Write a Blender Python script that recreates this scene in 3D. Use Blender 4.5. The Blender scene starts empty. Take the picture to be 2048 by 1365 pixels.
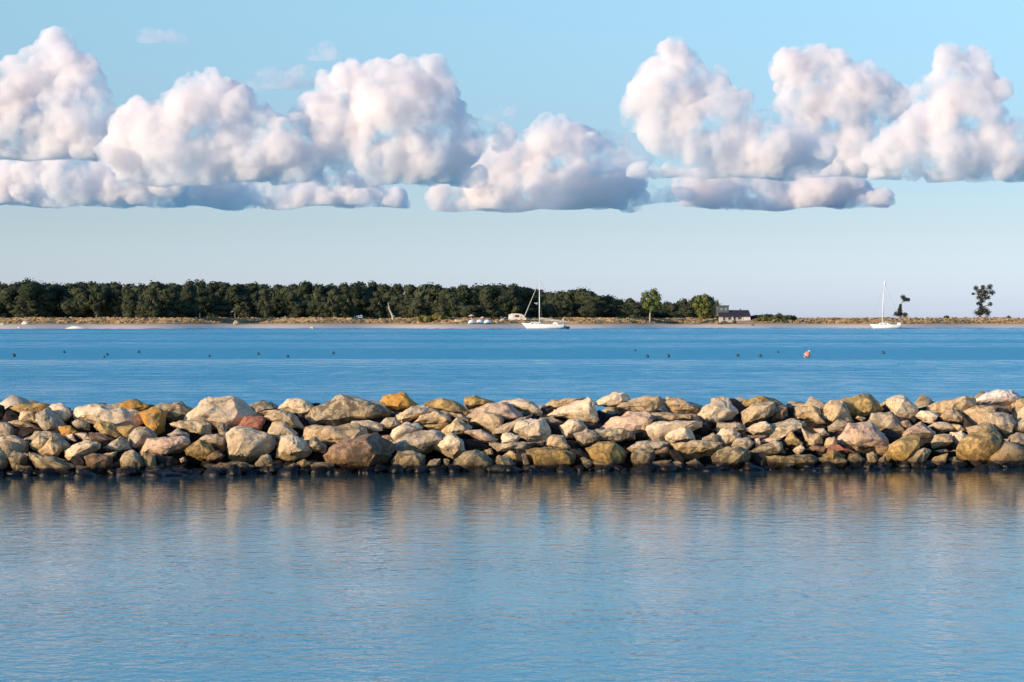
import bpy, bmesh, math, random
import numpy as np
from mathutils import Vector, Matrix, noise

# ---------------------------------------------------------------- camera, sky, sun
scene = bpy.context.scene
F, H, YH, CX = 4619.0, 2.3, 640.0, 1024.0          # focal length in pixels of the 2048 wide frame, eye height, horizon row
cam = bpy.data.cameras.new('camera')
cam.sensor_width = 36.0
cam.lens = F / 2048 * 36
cam.shift_y = -(682.5 - YH) / 2048
cam.clip_start = 0.5
cam.clip_end = 90000
cam_ob = bpy.data.objects.new('camera', cam)
scene.collection.objects.link(cam_ob)
cam_ob.location = (0, 0, H)
cam_ob.rotation_euler = (math.pi / 2, 0, 0)
scene.camera = cam_ob

SUN_EL, SUN_AZ = math.radians(15), math.radians(-124)   # azimuth clockwise from the view direction (+Y)
world = bpy.data.worlds.new('World')
scene.world = world
world.use_nodes = True
wn, wl = world.node_tree.nodes, world.node_tree.links
wn.clear()
sky = wn.new('ShaderNodeTexSky')
sky.sky_type = 'NISHITA'
sky.sun_disc = False
sky.sun_elevation = SUN_EL
sky.sun_rotation = SUN_AZ
sky.air_density = 1.0
sky.dust_density = 0.6
sky.ozone_density = 2.0
tint = wn.new('ShaderNodeMix'); tint.data_type = 'RGBA'; tint.blend_type = 'MULTIPLY'; tint.inputs['Factor'].default_value = 1
wtc = wn.new('ShaderNodeTexCoord'); wsx = wn.new('ShaderNodeSeparateXYZ'); wr = wn.new('ShaderNodeValToRGB')
wl.new(wtc.outputs['Generated'], wsx.inputs[0]); wl.new(wsx.outputs['Z'], wr.inputs[0])
SKY_TINT = [(0.0, (1.55, 1.88, 3.5)), (0.04, (1.22, 1.40, 2.05)), (0.075, (1.06, 1.27, 1.70)), (0.14, (1.42, 1.70, 1.86)), (0.25, (1.35, 2.25, 2.75)), (0.45, (.9, 1.9, 2.7)), (1.0, (0.7, 1.3, 2.0))]
cr = wr.color_ramp
def set_ramp(cr, stops):
    while len(cr.elements) > 1: cr.elements.remove(cr.elements[-1])
    for i, (p, c) in enumerate(stops):
        e = cr.elements[0] if i == 0 else cr.elements.new(p)
        e.position = p; e.color = (*c, 1) if len(c) == 3 else c
set_ramp(cr, SKY_TINT)
wl.new(sky.outputs[0], tint.inputs['A']); wl.new(wr.outputs[0], tint.inputs['B'])
bg = wn.new('ShaderNodeBackground'); bg.inputs['Strength'].default_value = 0.09
wo = wn.new('ShaderNodeOutputWorld')
wl.new(tint.outputs['Result'], bg.inputs['Color']); wl.new(bg.outputs[0], wo.inputs[0])

sun = bpy.data.lights.new('sun', 'SUN')
sun.energy = 5.0
sun.angle = math.radians(0.6)
sun.color = (1.0, 0.775, 0.51)
sun_ob = bpy.data.objects.new('sun', sun)
scene.collection.objects.link(sun_ob)
sd = Vector((math.sin(SUN_AZ) * math.cos(SUN_EL), math.cos(SUN_AZ) * math.cos(SUN_EL), math.sin(SUN_EL)))
sun_ob.rotation_euler = sd.to_track_quat('Z', 'Y').to_euler()

scene.view_settings.view_transform = 'Standard'
scene.view_settings.look = 'None'
scene.view_settings.exposure = 0.15
scene.view_settings.gamma = 1.0
scene.view_settings.use_curve_mapping = False
scene.cycles.max_bounces = 8
scene.cycles.transparent_max_bounces = 24
scene.cycles.use_denoising = True
# ---------------------------------------------------------------- helpers
def at(px, py, D):
    return Vector(((px - CX) / F * D, D, H - (py - YH) / F * D))
def link(o, parent=None):
    scene.collection.objects.link(o)
    if parent: o.parent = parent
    return o
def tag(o, label=None, cat=None, group=None, kind=None):
    if label: o['label'] = label
    if cat: o['category'] = cat
    if group: o['group'] = group
    if kind: o['kind'] = kind
    return o
def mesh_from(name, verts, faces, mat=None, smooth=False):
    me = bpy.data.meshes.new(name)
    me.from_pydata([tuple(v) for v in verts], [], faces)
    me.validate(); me.update()
    if smooth: me.polygons.foreach_set('use_smooth', [True] * len(me.polygons))
    if mat: me.materials.append(mat)
    return me
def new_mat(name):
    m = bpy.data.materials.new(name); m.use_nodes = True
    m.node_tree.nodes.clear()
    return m, m.node_tree.nodes, m.node_tree.links
def icosphere(sub):
    bm = bmesh.new(); bmesh.ops.create_icosphere(bm, subdivisions=sub, radius=1)
    v = np.array([x.co[:] for x in bm.verts]); f = [[a.index for a in p.verts] for p in bm.faces]
    bm.free(); return v, f

# ---------------------------------------------------------------- clouds
def cloud_material(name, dens):
    m, n, l = new_mat(name)
    out = n.new('ShaderNodeOutputMaterial')
    v = n.new('ShaderNodeVolumePrincipled')
    v.inputs['Color'].default_value = (.998, .966, .955, 1); v.inputs['Density'].default_value = dens
    v.inputs['Anisotropy'].default_value = 0.1
    tc = n.new('ShaderNodeTexCoord'); nz = n.new('ShaderNodeTexNoise'); nz.inputs['Scale'].default_value = 1 / 230; nz.inputs['Detail'].default_value = 7; nz.inputs['Roughness'].default_value = .69
    l.new(tc.outputs['Object'], nz.inputs['Vector'])
    mr = n.new('ShaderNodeMapRange'); mr.inputs['From Min'].default_value = .43; mr.inputs['From Max'].default_value = .62; mr.inputs['To Max'].default_value = dens
    l.new(nz.outputs['Fac'], mr.inputs['Value']); l.new(mr.outputs[0], v.inputs['Density'])
    m.cycles.volume_step_rate = 1.0
    l.new(v.outputs[0], out.inputs['Volume'])
    return m
M_CLOUD = cloud_material('cloud_vapour', 0.03)
scene.cycles.volume_step_rate = 0.12; scene.cycles.volume_max_steps = 256
scene.cycles.volume_bounces = 20; scene.cycles.max_bounces = 20
ICO_V, ICO_F = icosphere(3)
def btex(name, kind, size, depth=0):
    t = bpy.data.textures.new(name, kind); t.noise_scale = size
    if kind == 'CLOUDS': t.noise_depth = depth; t.noise_basis = 'IMPROVED_PERLIN'
    else: t.distance_metric = 'DISTANCE_SQUARED'
    return t
BILLOW = [(btex('swell', 'CLOUDS', 420, 1), 30), (btex('billow', 'CLOUDS', 150, 3), 40), (btex('heads', 'VORONOI', 100), -10), (btex('small_heads', 'VORONOI', 44), -7), (btex('crumbs', 'CLOUDS', 34, 3), 10)]
def cloud(label, D, base, puffs, seed, flat=(1, .75), mat=None):
    rnd = random.Random(seed)
    m = D / F
    o0 = at(sum(p[0] for p in puffs) / len(puffs), base, D)
    vs, fs = [], []
    def ball(x, y, r, dy, dep=1.0):
        c = at(x, y, D) - o0 + Vector((0, dy, 0)); k = len(vs)
        q = ICO_V * (r * m) * np.array([flat[0], dep, 1]) + np.array(c)
        vs.extend(q.tolist()); fs.extend([[a + k for a in f] for f in ICO_F])
    xa, xb = min(p[0] for p in puffs), max(p[0] for p in puffs)
    for j in range(int((xb - xa) / 34) + 1):                # the flat foot of the cloud
        x = xa + 34 * j; near = [p for p in puffs if abs(p[0] - x) < p[2] * 1.1 + 10 and base - p[1] < p[2] * 2.3 + 12]
        if near: ball(x, base - 11, rnd.uniform(15, 24), rnd.uniform(-25, 25) * m, 1.6)
    for (x, y, r) in puffs:
        r *= 1.25
        ball(x, y, r, rnd.uniform(-.5, .5) * r * m)
        for j in range(4):                                  # heads budding from each puff
            a = rnd.uniform(-.3, math.pi + .3); rr = r * rnd.uniform(.3, .55)
            ball(x + math.cos(a) * r * .75, y - math.sin(a) * r * .75, rr, rnd.uniform(-.7, .35) * r * m)
    me = mesh_from('cloud', vs, fs)
    ob = bpy.data.objects.new('cloud', me); link(ob); ob.location = o0
    md = ob.modifiers.new('r', 'REMESH'); md.mode = 'VOXEL'; md.voxel_size = 3.2 * m
    sm = ob.modifiers.new('s', 'SMOOTH'); sm.iterations = 3
    for tx, s in BILLOW:
        dm = ob.modifiers.new('d', 'DISPLACE'); dm.texture = tx; dm.strength = s * m; dm.texture_coords = 'GLOBAL'; dm.mid_level = .5
    md = ob.modifiers.new('r', 'REMESH'); md.mode = 'VOXEL'; md.voxel_size = 2.4 * m
    dg = bpy.context.evaluated_depsgraph_get()
    me2 = bpy.data.meshes.new_from_object(ob.evaluated_get(dg))
    n = len(me2.vertices); co = np.empty(n * 3); me2.vertices.foreach_get('co', co); co = co.reshape(-1, 3)
    wob = 3 * m * np.sin(co[:, 0] / (70 * m) + seed) + 2 * m * np.sin(co[:, 0] / (19 * m) + seed * 2) + 2.5 * m * np.sin(co[:, 1] / (31 * m) + co[:, 0] / (41 * m))
    low = co[:, 2] < wob
    co[low, 2] = wob[low] + (co[low, 2] - wob[low]) * .12
    me2.vertices.foreach_set('co', co.ravel()); me2.update()
    me2.polygons.foreach_set('use_smooth', [True] * len(me2.polygons))
    ob.modifiers.clear(); ob.data = me2; me2.materials.append(mat or M_CLOUD)
    return tag(ob, label, 'cloud', 'cumulus clouds above the bay')
CLOUDS = [
 ('grey lilac cloud tower at the left edge of the sky', 14500, 318, [(115,100,30),(95,150,42),(150,165,40),(40,160,32),(5,180,42),(60,215,60),(150,225,58),(190,255,36),(100,270,55),(175,285,38),(-40,210,60),(-20,270,50),(40,290,40),(215,290,20)]),
 ('long low flat cloud layer under the left cloud tower', 16500, 412, [(30,375,34),(80,365,42),(130,355,42),(180,370,40),(230,380,28),(280,350,36),(330,362,26),(150,335,30),(210,335,30),(-30,385,34),(240,345,26)]),
 ('broad pinkish cloud with one rounded head, left of centre', 14000, 366, [(395,185,36),(440,190,30),(370,230,42),(430,235,52),(260,255,32),(250,300,40),(300,275,50),(350,290,62),(480,235,46),(520,265,42),(560,290,45),(600,320,40),(500,310,52),(420,310,52),(320,330,30)]),
 ('ragged low cloud shreds beneath the broad left cloud', 16800, 414, [(430,380,30),(480,388,30),(540,385,30),(590,385,32),(640,390,32),(690,394,28),(735,400,20),(380,382,16),(345,385,12),(720,402,14),(760,392,16),(790,394,12)]),
 ('tall cream cloud with a flat brow, between the left masses and the centre', 14200, 372, [(658,170,26),(700,162,30),(760,155,34),(810,155,34),(860,165,34),(875,200,34),(640,225,40),(700,220,55),(780,215,62),(840,235,54),(615,240,26),(690,280,52),(760,300,58),(840,295,55),(900,290,46),(950,278,30),(1000,278,20),(740,330,32),(700,320,32)]),
 ('low spreading cloud in the centre with a bright peaked top', 15600, 420, [(1110,268,24),(1100,290,32),(1150,290,32),(1180,310,32),(1130,325,46),(1080,315,36),(1000,325,36),(950,335,32),(1210,355,42),(1160,365,46),(1100,375,46),(1040,378,42),(980,388,34),(1250,372,26),(890,392,18),(1275,390,16),(1215,318,20),(1245,332,16),(1290,345,14)]),
 ('steep cream cloud tower right of centre', 13800, 356, [(1345,115,24),(1322,150,32),(1370,155,34),(1310,200,40),(1370,205,48),(1430,180,30),(1440,225,38),(1275,240,20),(1330,260,46),(1400,270,52),(1460,285,48),(1500,265,28),(1550,250,22),(1590,260,28),(1540,300,42),(1610,305,38),(1450,320,38),(1400,330,26)]),
 ('shaded lilac cloud mass behind, between the two right towers', 15200, 352, [(1580,140,28),(1630,130,32),(1600,170,36),(1670,150,30),(1720,165,30),(1660,200,50),(1740,215,46),(1600,200,32),(1700,260,56),(1640,250,40),(1780,210,34),(1640,310,40),(1700,320,34)]),
 ('brightest cream cloud tower near the right edge', 13600, 360, [(1900,130,24),(1945,135,28),(1910,170,38),(1960,185,38),(1870,195,36),(1920,240,54),(1975,250,40),(1860,265,48),(1800,300,40),(1760,310,26),(1890,310,48),(1950,310,44),(2000,300,46),(2045,270,34),(2090,290,45),(2150,280,60)]),
 ('small grey flat based cloud low under the right towers', 16600, 416, [(1400,374,30),(1450,384,34),(1510,382,36),(1570,382,38),(1630,382,38),(1690,384,33),(1740,400,14),(1380,366,22),(1780,404,9)]),
]
for i, (lab, D, base, puffs) in enumerate(CLOUDS): cloud(lab, D, base, puffs, i + 3, (1.35, .75) if base > 400 else (1, .75))
M_WISP = cloud_material('thin_cloud_vapour', 0.010)
for i, (lab, D, base, puffs, fx) in enumerate([
  ('small grey cloud scrap high in the clear sky, left of centre', 13500, 122, [(640,104,10),(655,106,14),(672,110,10)], 1.3),
  ('faint thin cloud wisp high in the sky above the left clouds', 13500, 84, [(306,70,7),(322,69,8),(342,72,6)], 1.7),
  ('thin veil of grey cloud left of the tall central cloud', 15500, 178, [(530,168,9),(560,166,10),(590,165,11),(615,160,12)], 1.7),
  ('pale grey cloud scrap in the blue gap right of the tall central cloud', 15000, 240, [(990,228,10),(1008,224,12),(1025,228,9)], 1.3),
  ('hazy cloud veil joining the low centre cloud to the steep right tower', 14800, 345, [(1200,300,22),(1225,280,20),(1245,300,24),(1270,318,22),(1215,325,20)], 1.4),
  ('thin low cloud shred under the gap right of centre', 16000, 408, [(1300,396,9),(1330,394,10),(1365,392,12)], 1.9),
  ('small grey cloud scrap in the gap between the two right towers', 15000, 262, [(1505,238,10),(1490,236,8)], 1.2)]): cloud(lab, D, base, puffs, 40 + i, (fx, .6), M_WISP)

# ---------------------------------------------------------------- materials for stone
def noise_tex(n, l, vec, scale, detail=4, rough=.55, dist=0.0):
    t = n.new('ShaderNodeTexNoise'); t.inputs['Scale'].default_value = scale; t.inputs['Detail'].default_value = detail
    t.inputs['Roughness'].default_value = rough; t.inputs['Distortion'].default_value = dist
    l.new(vec, t.inputs['Vector']); return t
def ramp(n, l, fac, stops, interp='LINEAR'):
    r = n.new('ShaderNodeValToRGB'); r.color_ramp.interpolation = interp; set_ramp(r.color_ramp, stops); l.new(fac, r.inputs[0]); return r
def mixc(n, l, fac, a, b, mode='MIX'):
    m = n.new('ShaderNodeMix'); m.data_type = 'RGBA'; m.blend_type = mode
    for sock, v in (('Factor', fac), ('A', a), ('B', b)):
        if hasattr(v, 'is_output'): l.new(v, m.inputs[sock])
        else: m.inputs[sock].default_value = v if sock == 'Factor' else (*v, 1)
    return m.outputs['Result']
def stone_material(name, base, vein, patch=.5):
    m, n, l = new_mat(name)
    out = n.new('ShaderNodeOutputMaterial'); b = n.new('ShaderNodeBsdfPrincipled'); l.new(b.outputs[0], out.inputs[0])
    tc = n.new('ShaderNodeTexCoord'); oi = n.new('ShaderNodeObjectInfo'); geo = n.new('ShaderNodeNewGeometry')
    off = n.new('ShaderNodeVectorMath'); off.operation = 'SCALE'; off.inputs[0].default_value = (37, 11, 53); l.new(oi.outputs['Random'], off.inputs['Scale'])
    av = n.new('ShaderNodeVectorMath'); av.operation = 'ADD'; l.new(tc.outputs['Object'], av.inputs[0]); l.new(off.outputs[0], av.inputs[1])
    v = av.outputs[0]
    n1 = noise_tex(n, l, v, 8.0, 4, .6, .7); n2 = noise_tex(n, l, v, 40, 4, .7); n3 = noise_tex(n, l, v, 2.2, 3)
    r1 = ramp(n, l, n1.outputs['Fac'], [(patch - .02, (0, 0, 0)), (patch + .035, (1, 1, 1))])
    c = mixc(n, l, r1.outputs[0], base, vein)
    r2 = ramp(n, l, n2.outputs['Fac'], [(.3, (.62, .6, .58)), (.55, (1, 1, 1)), (.75, (1.15, 1.15, 1.15))])
    c = mixc(n, l, 1.0, c, r2.outputs[0], 'MULTIPLY')
    r3 = ramp(n, l, n3.outputs['Fac'], [(.35, (.8, .78, .76)), (.65, (1.1, 1.1, 1.1))])
    c = mixc(n, l, 1.0, c, r3.outputs[0], 'MULTIPLY')
    # object to object variation
    rv = ramp(n, l, oi.outputs['Random'], [(0, (.88, .87, .86)), (.5, (1, 1, 1)), (1, (1.08, 1.06, 1.04))])
    c = mixc(n, l, 1.0, c, rv.outputs[0], 'MULTIPLY')
    # tide marks: weed and damp near the water, by height in the world
    sx = n.new('ShaderNodeSeparateXYZ'); l.new(geo.outputs['Position'], sx.inputs[0])
    nw = noise_tex(n, l, geo.outputs['Position'], 5, 4, .6)
    ma = n.new('ShaderNodeMath'); ma.operation = 'MULTIPLY_ADD'; ma.inputs[1].default_value = -.10; l.new(nw.outputs['Fac'], ma.inputs[0]); l.new(sx.outputs['Z'], ma.inputs[2])
    rw = ramp(n, l, ma.outputs[0], [(0.0, (.04, .035, .03)), (.045, (.06, .05, .04)), (.065, (.42, .37, .28)), (.12, (.60, .56, .43)), (.2, (.82, .78, .66)), (.36, (1, 1, 1))])
    c = mixc(n, l, 1.0, c, rw.outputs[0], 'MULTIPLY')
    l.new(c, b.inputs['Base Color'])
    rr = ramp(n, l, ma.outputs[0], [(0, (.35, .35, .35)), (.08, (.85, .85, .85))]); l.new(rr.outputs[0], b.inputs['Roughness'])
    b.inputs['Specular IOR Level'].default_value = .3
    bp = n.new('ShaderNodeBump'); bp.inputs['Distance'].default_value = .02; bp.inputs['Strength'].default_value = .8
    nb = noise_tex(n, l, v, 16, 6, .65); l.new(nb.outputs['Fac'], bp.inputs['Height']); l.new(bp.outputs[0], b.inputs['Normal'])
    return m
SM = {
 't': stone_material('tan_stone', (.62, .44, .26), (.38, .255, .13), .54),
 'p': stone_material('pale_stone', (.80, .60, .40), (.52, .37, .22), .60),
 'W': stone_material('white_stone', (.84, .69, .58), (.68, .52, .45), .60),
 'g': stone_material('grey_stone', (.56, .43, .30), (.36, .275, .18), .50),
 'm': stone_material('mottled_stone', (.50, .39, .25), (.23, .17, .11), .49),
 'o': stone_material('ochre_stone', (.58, .29, .06), (.42, .25, .11), .56),
 'y': stone_material('golden_stone', (.52, .34, .13), (.29, .19, .085), .50),
 'r': stone_material('red_stone', (.44, .17, .11), (.33, .15, .09), .55),
 'k': stone_material('pink_stone', (.66, .45, .31), (.38, .25, .20), .55),
 'b': stone_material('brown_stone', (.36, .225, .14), (.20, .12, .075), .50),
 'd': stone_material('wet_and_shade_stone', (.05, .035, .03), (.025, .018, .016), .50),  # near black for wet stones, and for shade painted into the gaps
}
# ---------------------------------------------------------------- the breakwater, stone by stone
# outlines as seen in the photograph, in a 4.55x enlargement of strips that start at column ox, row 760
R1 = """-40,240 0,235 35,250 42,330 10,380 -40,380|d
105,255 200,213 480,218 500,270 340,310 180,302|y
440,240 560,222 625,275 642,325 605,372 540,385 460,330|p
240,285 300,300 320,385 180,372 195,300|t
450,265 520,340 600,420 560,450 530,485 470,465 335,385 370,320|g
90,385 170,368 250,385 365,450 230,432 140,410|t
-30,385 80,390 115,440 110,515 0,525 -45,480|g
0,520 130,510 215,560 240,610 205,670 110,662 0,622 -30,560|g
225,545 340,472 520,485 600,560 480,600 300,560|m
265,592 360,515 430,550 442,610 380,655 310,640|t
470,520 540,555 560,630 510,697 380,692 355,650 440,610|t
550,550 600,560 640,605 600,650 560,620|g
545,430 640,420 690,460 720,495 600,515 555,500|o
590,512 660,495 688,560 620,548|p
690,490 780,485 825,545 760,555|p
815,485 920,498 1005,545 910,580 840,562|b
605,640 700,580 760,560 895,592 890,625 800,697 720,692 640,732 608,685|p
735,270 850,230 1000,240 1080,268 1215,290 1272,390 1240,425 1090,445 860,395 720,370 708,330|p
663,390 720,362 812,400 808,455 680,432|g
868,430 920,378 1010,395 1135,500 1100,533 950,505|y
1050,420 1240,420 1190,530 1130,505|y
1083,265 1120,212 1200,186 1262,200 1347,250 1260,287 1200,297|o
1268,300 1400,263 1500,290 1500,460 1410,517 1350,440 1308,360|o
1400,260 1480,213 1620,213 1700,258 1725,330 1620,372 1510,368 1480,300|m
1178,510 1230,448 1320,438 1412,500 1402,560 1300,632 1210,622 1183,570|g
1290,645 1370,540 1530,530 1640,545 1700,520 1712,590 1620,655 1490,692 1320,684|k
1540,500 1620,443 1705,490 1712,540 1600,545|g
1028,580 1090,523 1150,555 1180,620 1100,647 1000,628 950,612|g
1568,400 1650,373 1780,378 1900,400 1892,480 1850,502 1720,460 1610,432|t
1698,650 1740,600 1820,555 1900,610 1985,680 1900,722 1830,730 1710,695|y
-40,640 0,660 50,700 68,740 20,785 -40,785|g
93,690 140,660 225,682 240,740 160,792|m
222,665 292,680 282,712 230,705|g
128,835 160,780 260,790 307,860 270,878 135,878|t
290,670 340,680 370,740 560,760 692,790 650,837 520,842 420,802 330,772|m
370,700 500,705 620,745 560,760 400,748|y
630,745 720,698 792,750 700,792|d
793,702 870,683 1012,700 1002,830 900,838 860,802 790,768|b
940,682 1062,653 1040,702 960,705|g
1098,740 1140,663 1210,653 1262,690 1325,770 1240,778 1110,768|g
1308,680 1400,700 1418,782 1340,752|t
703,787 800,800 782,822 712,818|g
1588,827 1650,798 1708,827 1650,847|g
1638,722 1680,703 1698,740 1655,762|k
1040,800 1180,775 1330,790 1360,850 1250,895 1040,890|d
1350,800 1480,770 1600,850 1590,890 1350,895|d
1420,700 1560,710 1600,790 1480,800|d"""
R2 = """-35,310 40,210 130,178 250,183 320,163 385,200 515,325 400,370 340,442 230,432 0,410 -70,400 -100,350|p
345,440 370,395 410,335 560,333 583,370 552,458 430,432|r
150,410 215,398 250,470 245,535 180,505|m
0,550 60,503 170,500 245,528 232,600 205,652 130,602 20,572|g
258,490 350,438 480,438 560,478 662,520 658,600 600,662 480,665 470,742 350,757 290,732 265,620|p
60,700 160,648 225,690 180,722 80,742|b
78,800 190,753 400,760 485,800 472,842 380,857 80,855|m
508,772 560,700 610,688 652,750 620,782|g
548,832 600,780 650,773 697,822 620,837|t
515,300 580,283 745,273 720,305 540,325|t
728,260 800,190 900,178 992,198 1027,260 960,307 870,307|p
1018,215 1080,213 1122,250 1040,275|d
600,350 680,298 800,283 865,330 938,442 850,422 740,387 640,382|t
628,490 680,398 770,388 880,490 750,507 655,555|t
713,620 740,530 850,508 900,555 970,575 1002,640 960,692 820,727 710,695|p
1008,270 1110,250 1200,195 1290,150 1345,170 1450,210 1642,235 1692,300 1692,355 1380,385 1340,432 1060,412 1003,340|m
1000,420 1100,405 1400,405 1460,440 1492,520 1400,582 1300,602 1100,555 945,548|t
1358,412 1400,375 1530,373 1640,398 1645,455 1570,472 1480,452|p
1648,400 1700,350 1770,348 1817,410 1740,442 1660,442|g
968,560 1060,523 1145,610 1132,662 1050,655 990,602|m
1158,702 1260,620 1500,578 1600,508 1735,650 1722,700 1640,792 1430,812 1230,832 1190,760|b
1000,760 1180,758 1212,790 1100,837 1040,792|g
888,762 950,733 1012,760 960,827 900,802|t
768,797 860,763 892,790 790,808|g
1478,812 1640,788 1642,817 1530,828|t
1658,512 1780,498 1762,562 1690,552|b
1738,592 1790,578 1802,632 1740,642|m
1640,235 1690,158 1830,123 1872,132 1990,237 1900,262 1800,287 1690,265|o"""
R3 = """-30,365 -20,330 60,298 150,243 247,243 242,318 100,357 30,394|p
243,225 330,178 430,178 530,218 610,280 645,330 600,335 480,290 330,265|y
130,392 200,330 330,288 430,320 445,365 400,402 250,417|t
380,285 500,310 605,340 645,402 600,385 540,350|g
240,415 390,398 430,400 370,470 260,455|y
-110,620 -100,540 -50,458 50,398 140,403 190,442 100,490 20,545 -20,600|p
-110,645 -30,558 150,478 350,468 425,520 300,592 280,655 200,685 0,657|g
290,602 340,538 480,498 548,560 578,650 480,708 430,692 380,632|p
375,482 530,348 643,430 620,472 520,492 440,520|t
598,210 608,158 680,148 855,210 760,242 640,268|y
628,352 700,258 850,213 960,228 1095,340 1080,372 920,332 830,302 650,385|k
648,382 760,298 900,338 925,365 915,455 840,492 780,430|t
870,217 1000,183 1130,178 1200,218 1275,300 1260,335 1200,302 1070,272 950,225|p
858,492 880,453 960,448 1080,358 1192,318 1170,355 980,492 900,512|g
600,482 740,458 872,540 840,582 780,572 680,530|k
1028,482 1060,398 1180,363 1305,368 1352,470 1330,552 1190,562 1130,512|p
928,582 945,498 1010,488 1082,520 1060,572 1010,582|p
838,592 1000,568 1225,573 1170,632 1000,642 900,657|g
1368,330 1450,268 1700,173 1762,208 1782,370 1760,412 1690,412 1600,352|p
1308,252 1400,188 1520,163 1692,168 1600,222 1420,268|t
1280,350 1380,338 1472,380 1440,402 1330,392|g
1458,422 1550,368 1620,373 1695,430 1590,512 1510,527|p
1358,542 1380,508 1490,508 1545,630 1500,652 1390,642 1330,602|t
1168,652 1300,628 1490,653 1562,700 1572,780 1500,832 1240,834 1200,770|y
1218,572 1300,558 1302,602 1230,612|b
488,792 560,700 680,648 742,660 832,770 850,822 590,822 530,802|g
868,742 900,698 1000,718 1047,770 1002,828 920,824 880,782|g
938,692 1000,648 1062,680 1062,727 990,712|t
773,642 830,628 847,680 800,684|t
1108,682 1150,688 1178,762 1150,768|g
238,812 280,738 360,728 362,792 310,817|g
-62,745 0,668 120,658 212,700 212,792 180,834 -45,838|m
400,728 450,742 442,772|g
540,545 640,550 720,560 835,622 760,665 640,655 570,600|d
1285,268 1400,262 1372,335 1290,342|d
1340,412 1450,408 1482,502 1380,505|d
1588,492 1700,448 1832,500 1800,562 1660,602 1620,552|g
1648,717 1690,713 1762,760 1750,782 1700,762|g
370,800 440,790 510,840 400,865|d
620,385 740,380 790,440 700,462 640,440|d
1060,640 1150,640 1230,770 1200,830 1060,830|d
1560,640 1640,640 1780,770 1700,820 1580,800|d"""
R4 = """-40,205 0,178 110,123 210,118 228,190 272,197 140,242 0,237|p
138,242 225,193 390,197 450,153 500,153 565,200 460,292 340,270 270,302 190,302|t
558,200 640,163 740,163 820,218 878,270 865,305 800,315 690,302 640,235|t
18,442 130,348 250,298 440,308 462,360 420,392 400,482 330,472 250,442|k
-125,500 0,450 120,448 292,460 292,530 180,555 0,560|m
458,312 640,348 700,298 820,308 872,330 892,382 700,385 470,372|t
428,502 450,428 540,388 700,383 892,400 898,442 800,445 600,430 560,505 540,605 480,562|p
578,522 620,458 720,438 800,438 858,562 740,562 660,572|p
268,622 350,558 460,558 605,580 592,622 480,642 370,655 300,642|g
658,572 860,558 1080,578 1098,632 1020,702 900,718 780,718 740,662|t
938,532 1030,488 1062,520 1092,592 950,565|g
-110,642 0,578 120,588 192,650 222,702 160,742 0,748 -90,702|y
283,752 300,658 370,638 480,648 492,692 450,752 340,787|m
488,652 620,618 642,670 590,722 560,722|b
338,782 400,758 452,760 380,802|g
388,802 470,778 532,807 440,817|p
478,762 560,743 640,738 642,802 560,802|g
638,747 720,743 782,802 690,802|g
788,767 870,728 957,802 860,797|g
903,322 960,248 1030,208 1160,198 1205,260 1242,300 1190,382 1100,387 970,422|p
1018,172 1130,158 1192,180 1192,212 1020,205|t
1188,182 1260,208 1332,280 1290,400 1210,385 1205,250|d
1078,392 1220,388 1302,420 1302,472 1200,432 1070,472|g
1058,522 1120,448 1200,448 1268,500 1240,562 1140,602 1080,572|p
1268,212 1380,168 1480,153 1602,205 1500,238 1350,282|y
1293,302 1400,238 1580,213 1602,280 1520,352 1420,392 1308,412|t
1575,220 1692,250 1703,330 1650,372 1570,372 1600,280|b
1303,462 1400,408 1500,383 1542,430 1562,480 1400,502|p
1528,492 1560,418 1740,363 1830,388 1852,430 1700,500 1600,542|g
1705,260 1780,248 1797,290 1780,372 1710,352|d
1778,320 1800,255 1911,235 1980,260 2012,330 1960,360 1800,365|t
1208,602 1240,543 1350,528 1393,580 1330,637 1220,612|g
1035,702 1100,648 1230,618 1330,648 1353,720 1330,792 1210,817 1050,802|m
1338,667 1440,618 1590,558 1642,578 1672,670 1550,682|m
1688,552 1750,473 1842,580 1790,602 1720,582|y
1758,642 1830,593 1862,630 1810,692|p
1408,542 1450,533 1462,590 1420,612|k
1538,692 1700,688 1911,700 1965,740 1911,802 1700,792 1550,802|m
1350,672 1530,668 1542,802 1400,792|d
1838,440 1911,490 1955,560 1911,605 1870,560|p
1308,502 1510,508 1480,545 1350,532|b
1460,570 1540,528 1642,543 1560,575|k
880,330 960,400 1000,460 930,520 850,500|d
330,455 430,470 430,540 300,540|d
630,650 720,650 780,730 700,745|d
-60,752 0,750 110,752 178,802 100,812 -50,808|g"""
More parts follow.
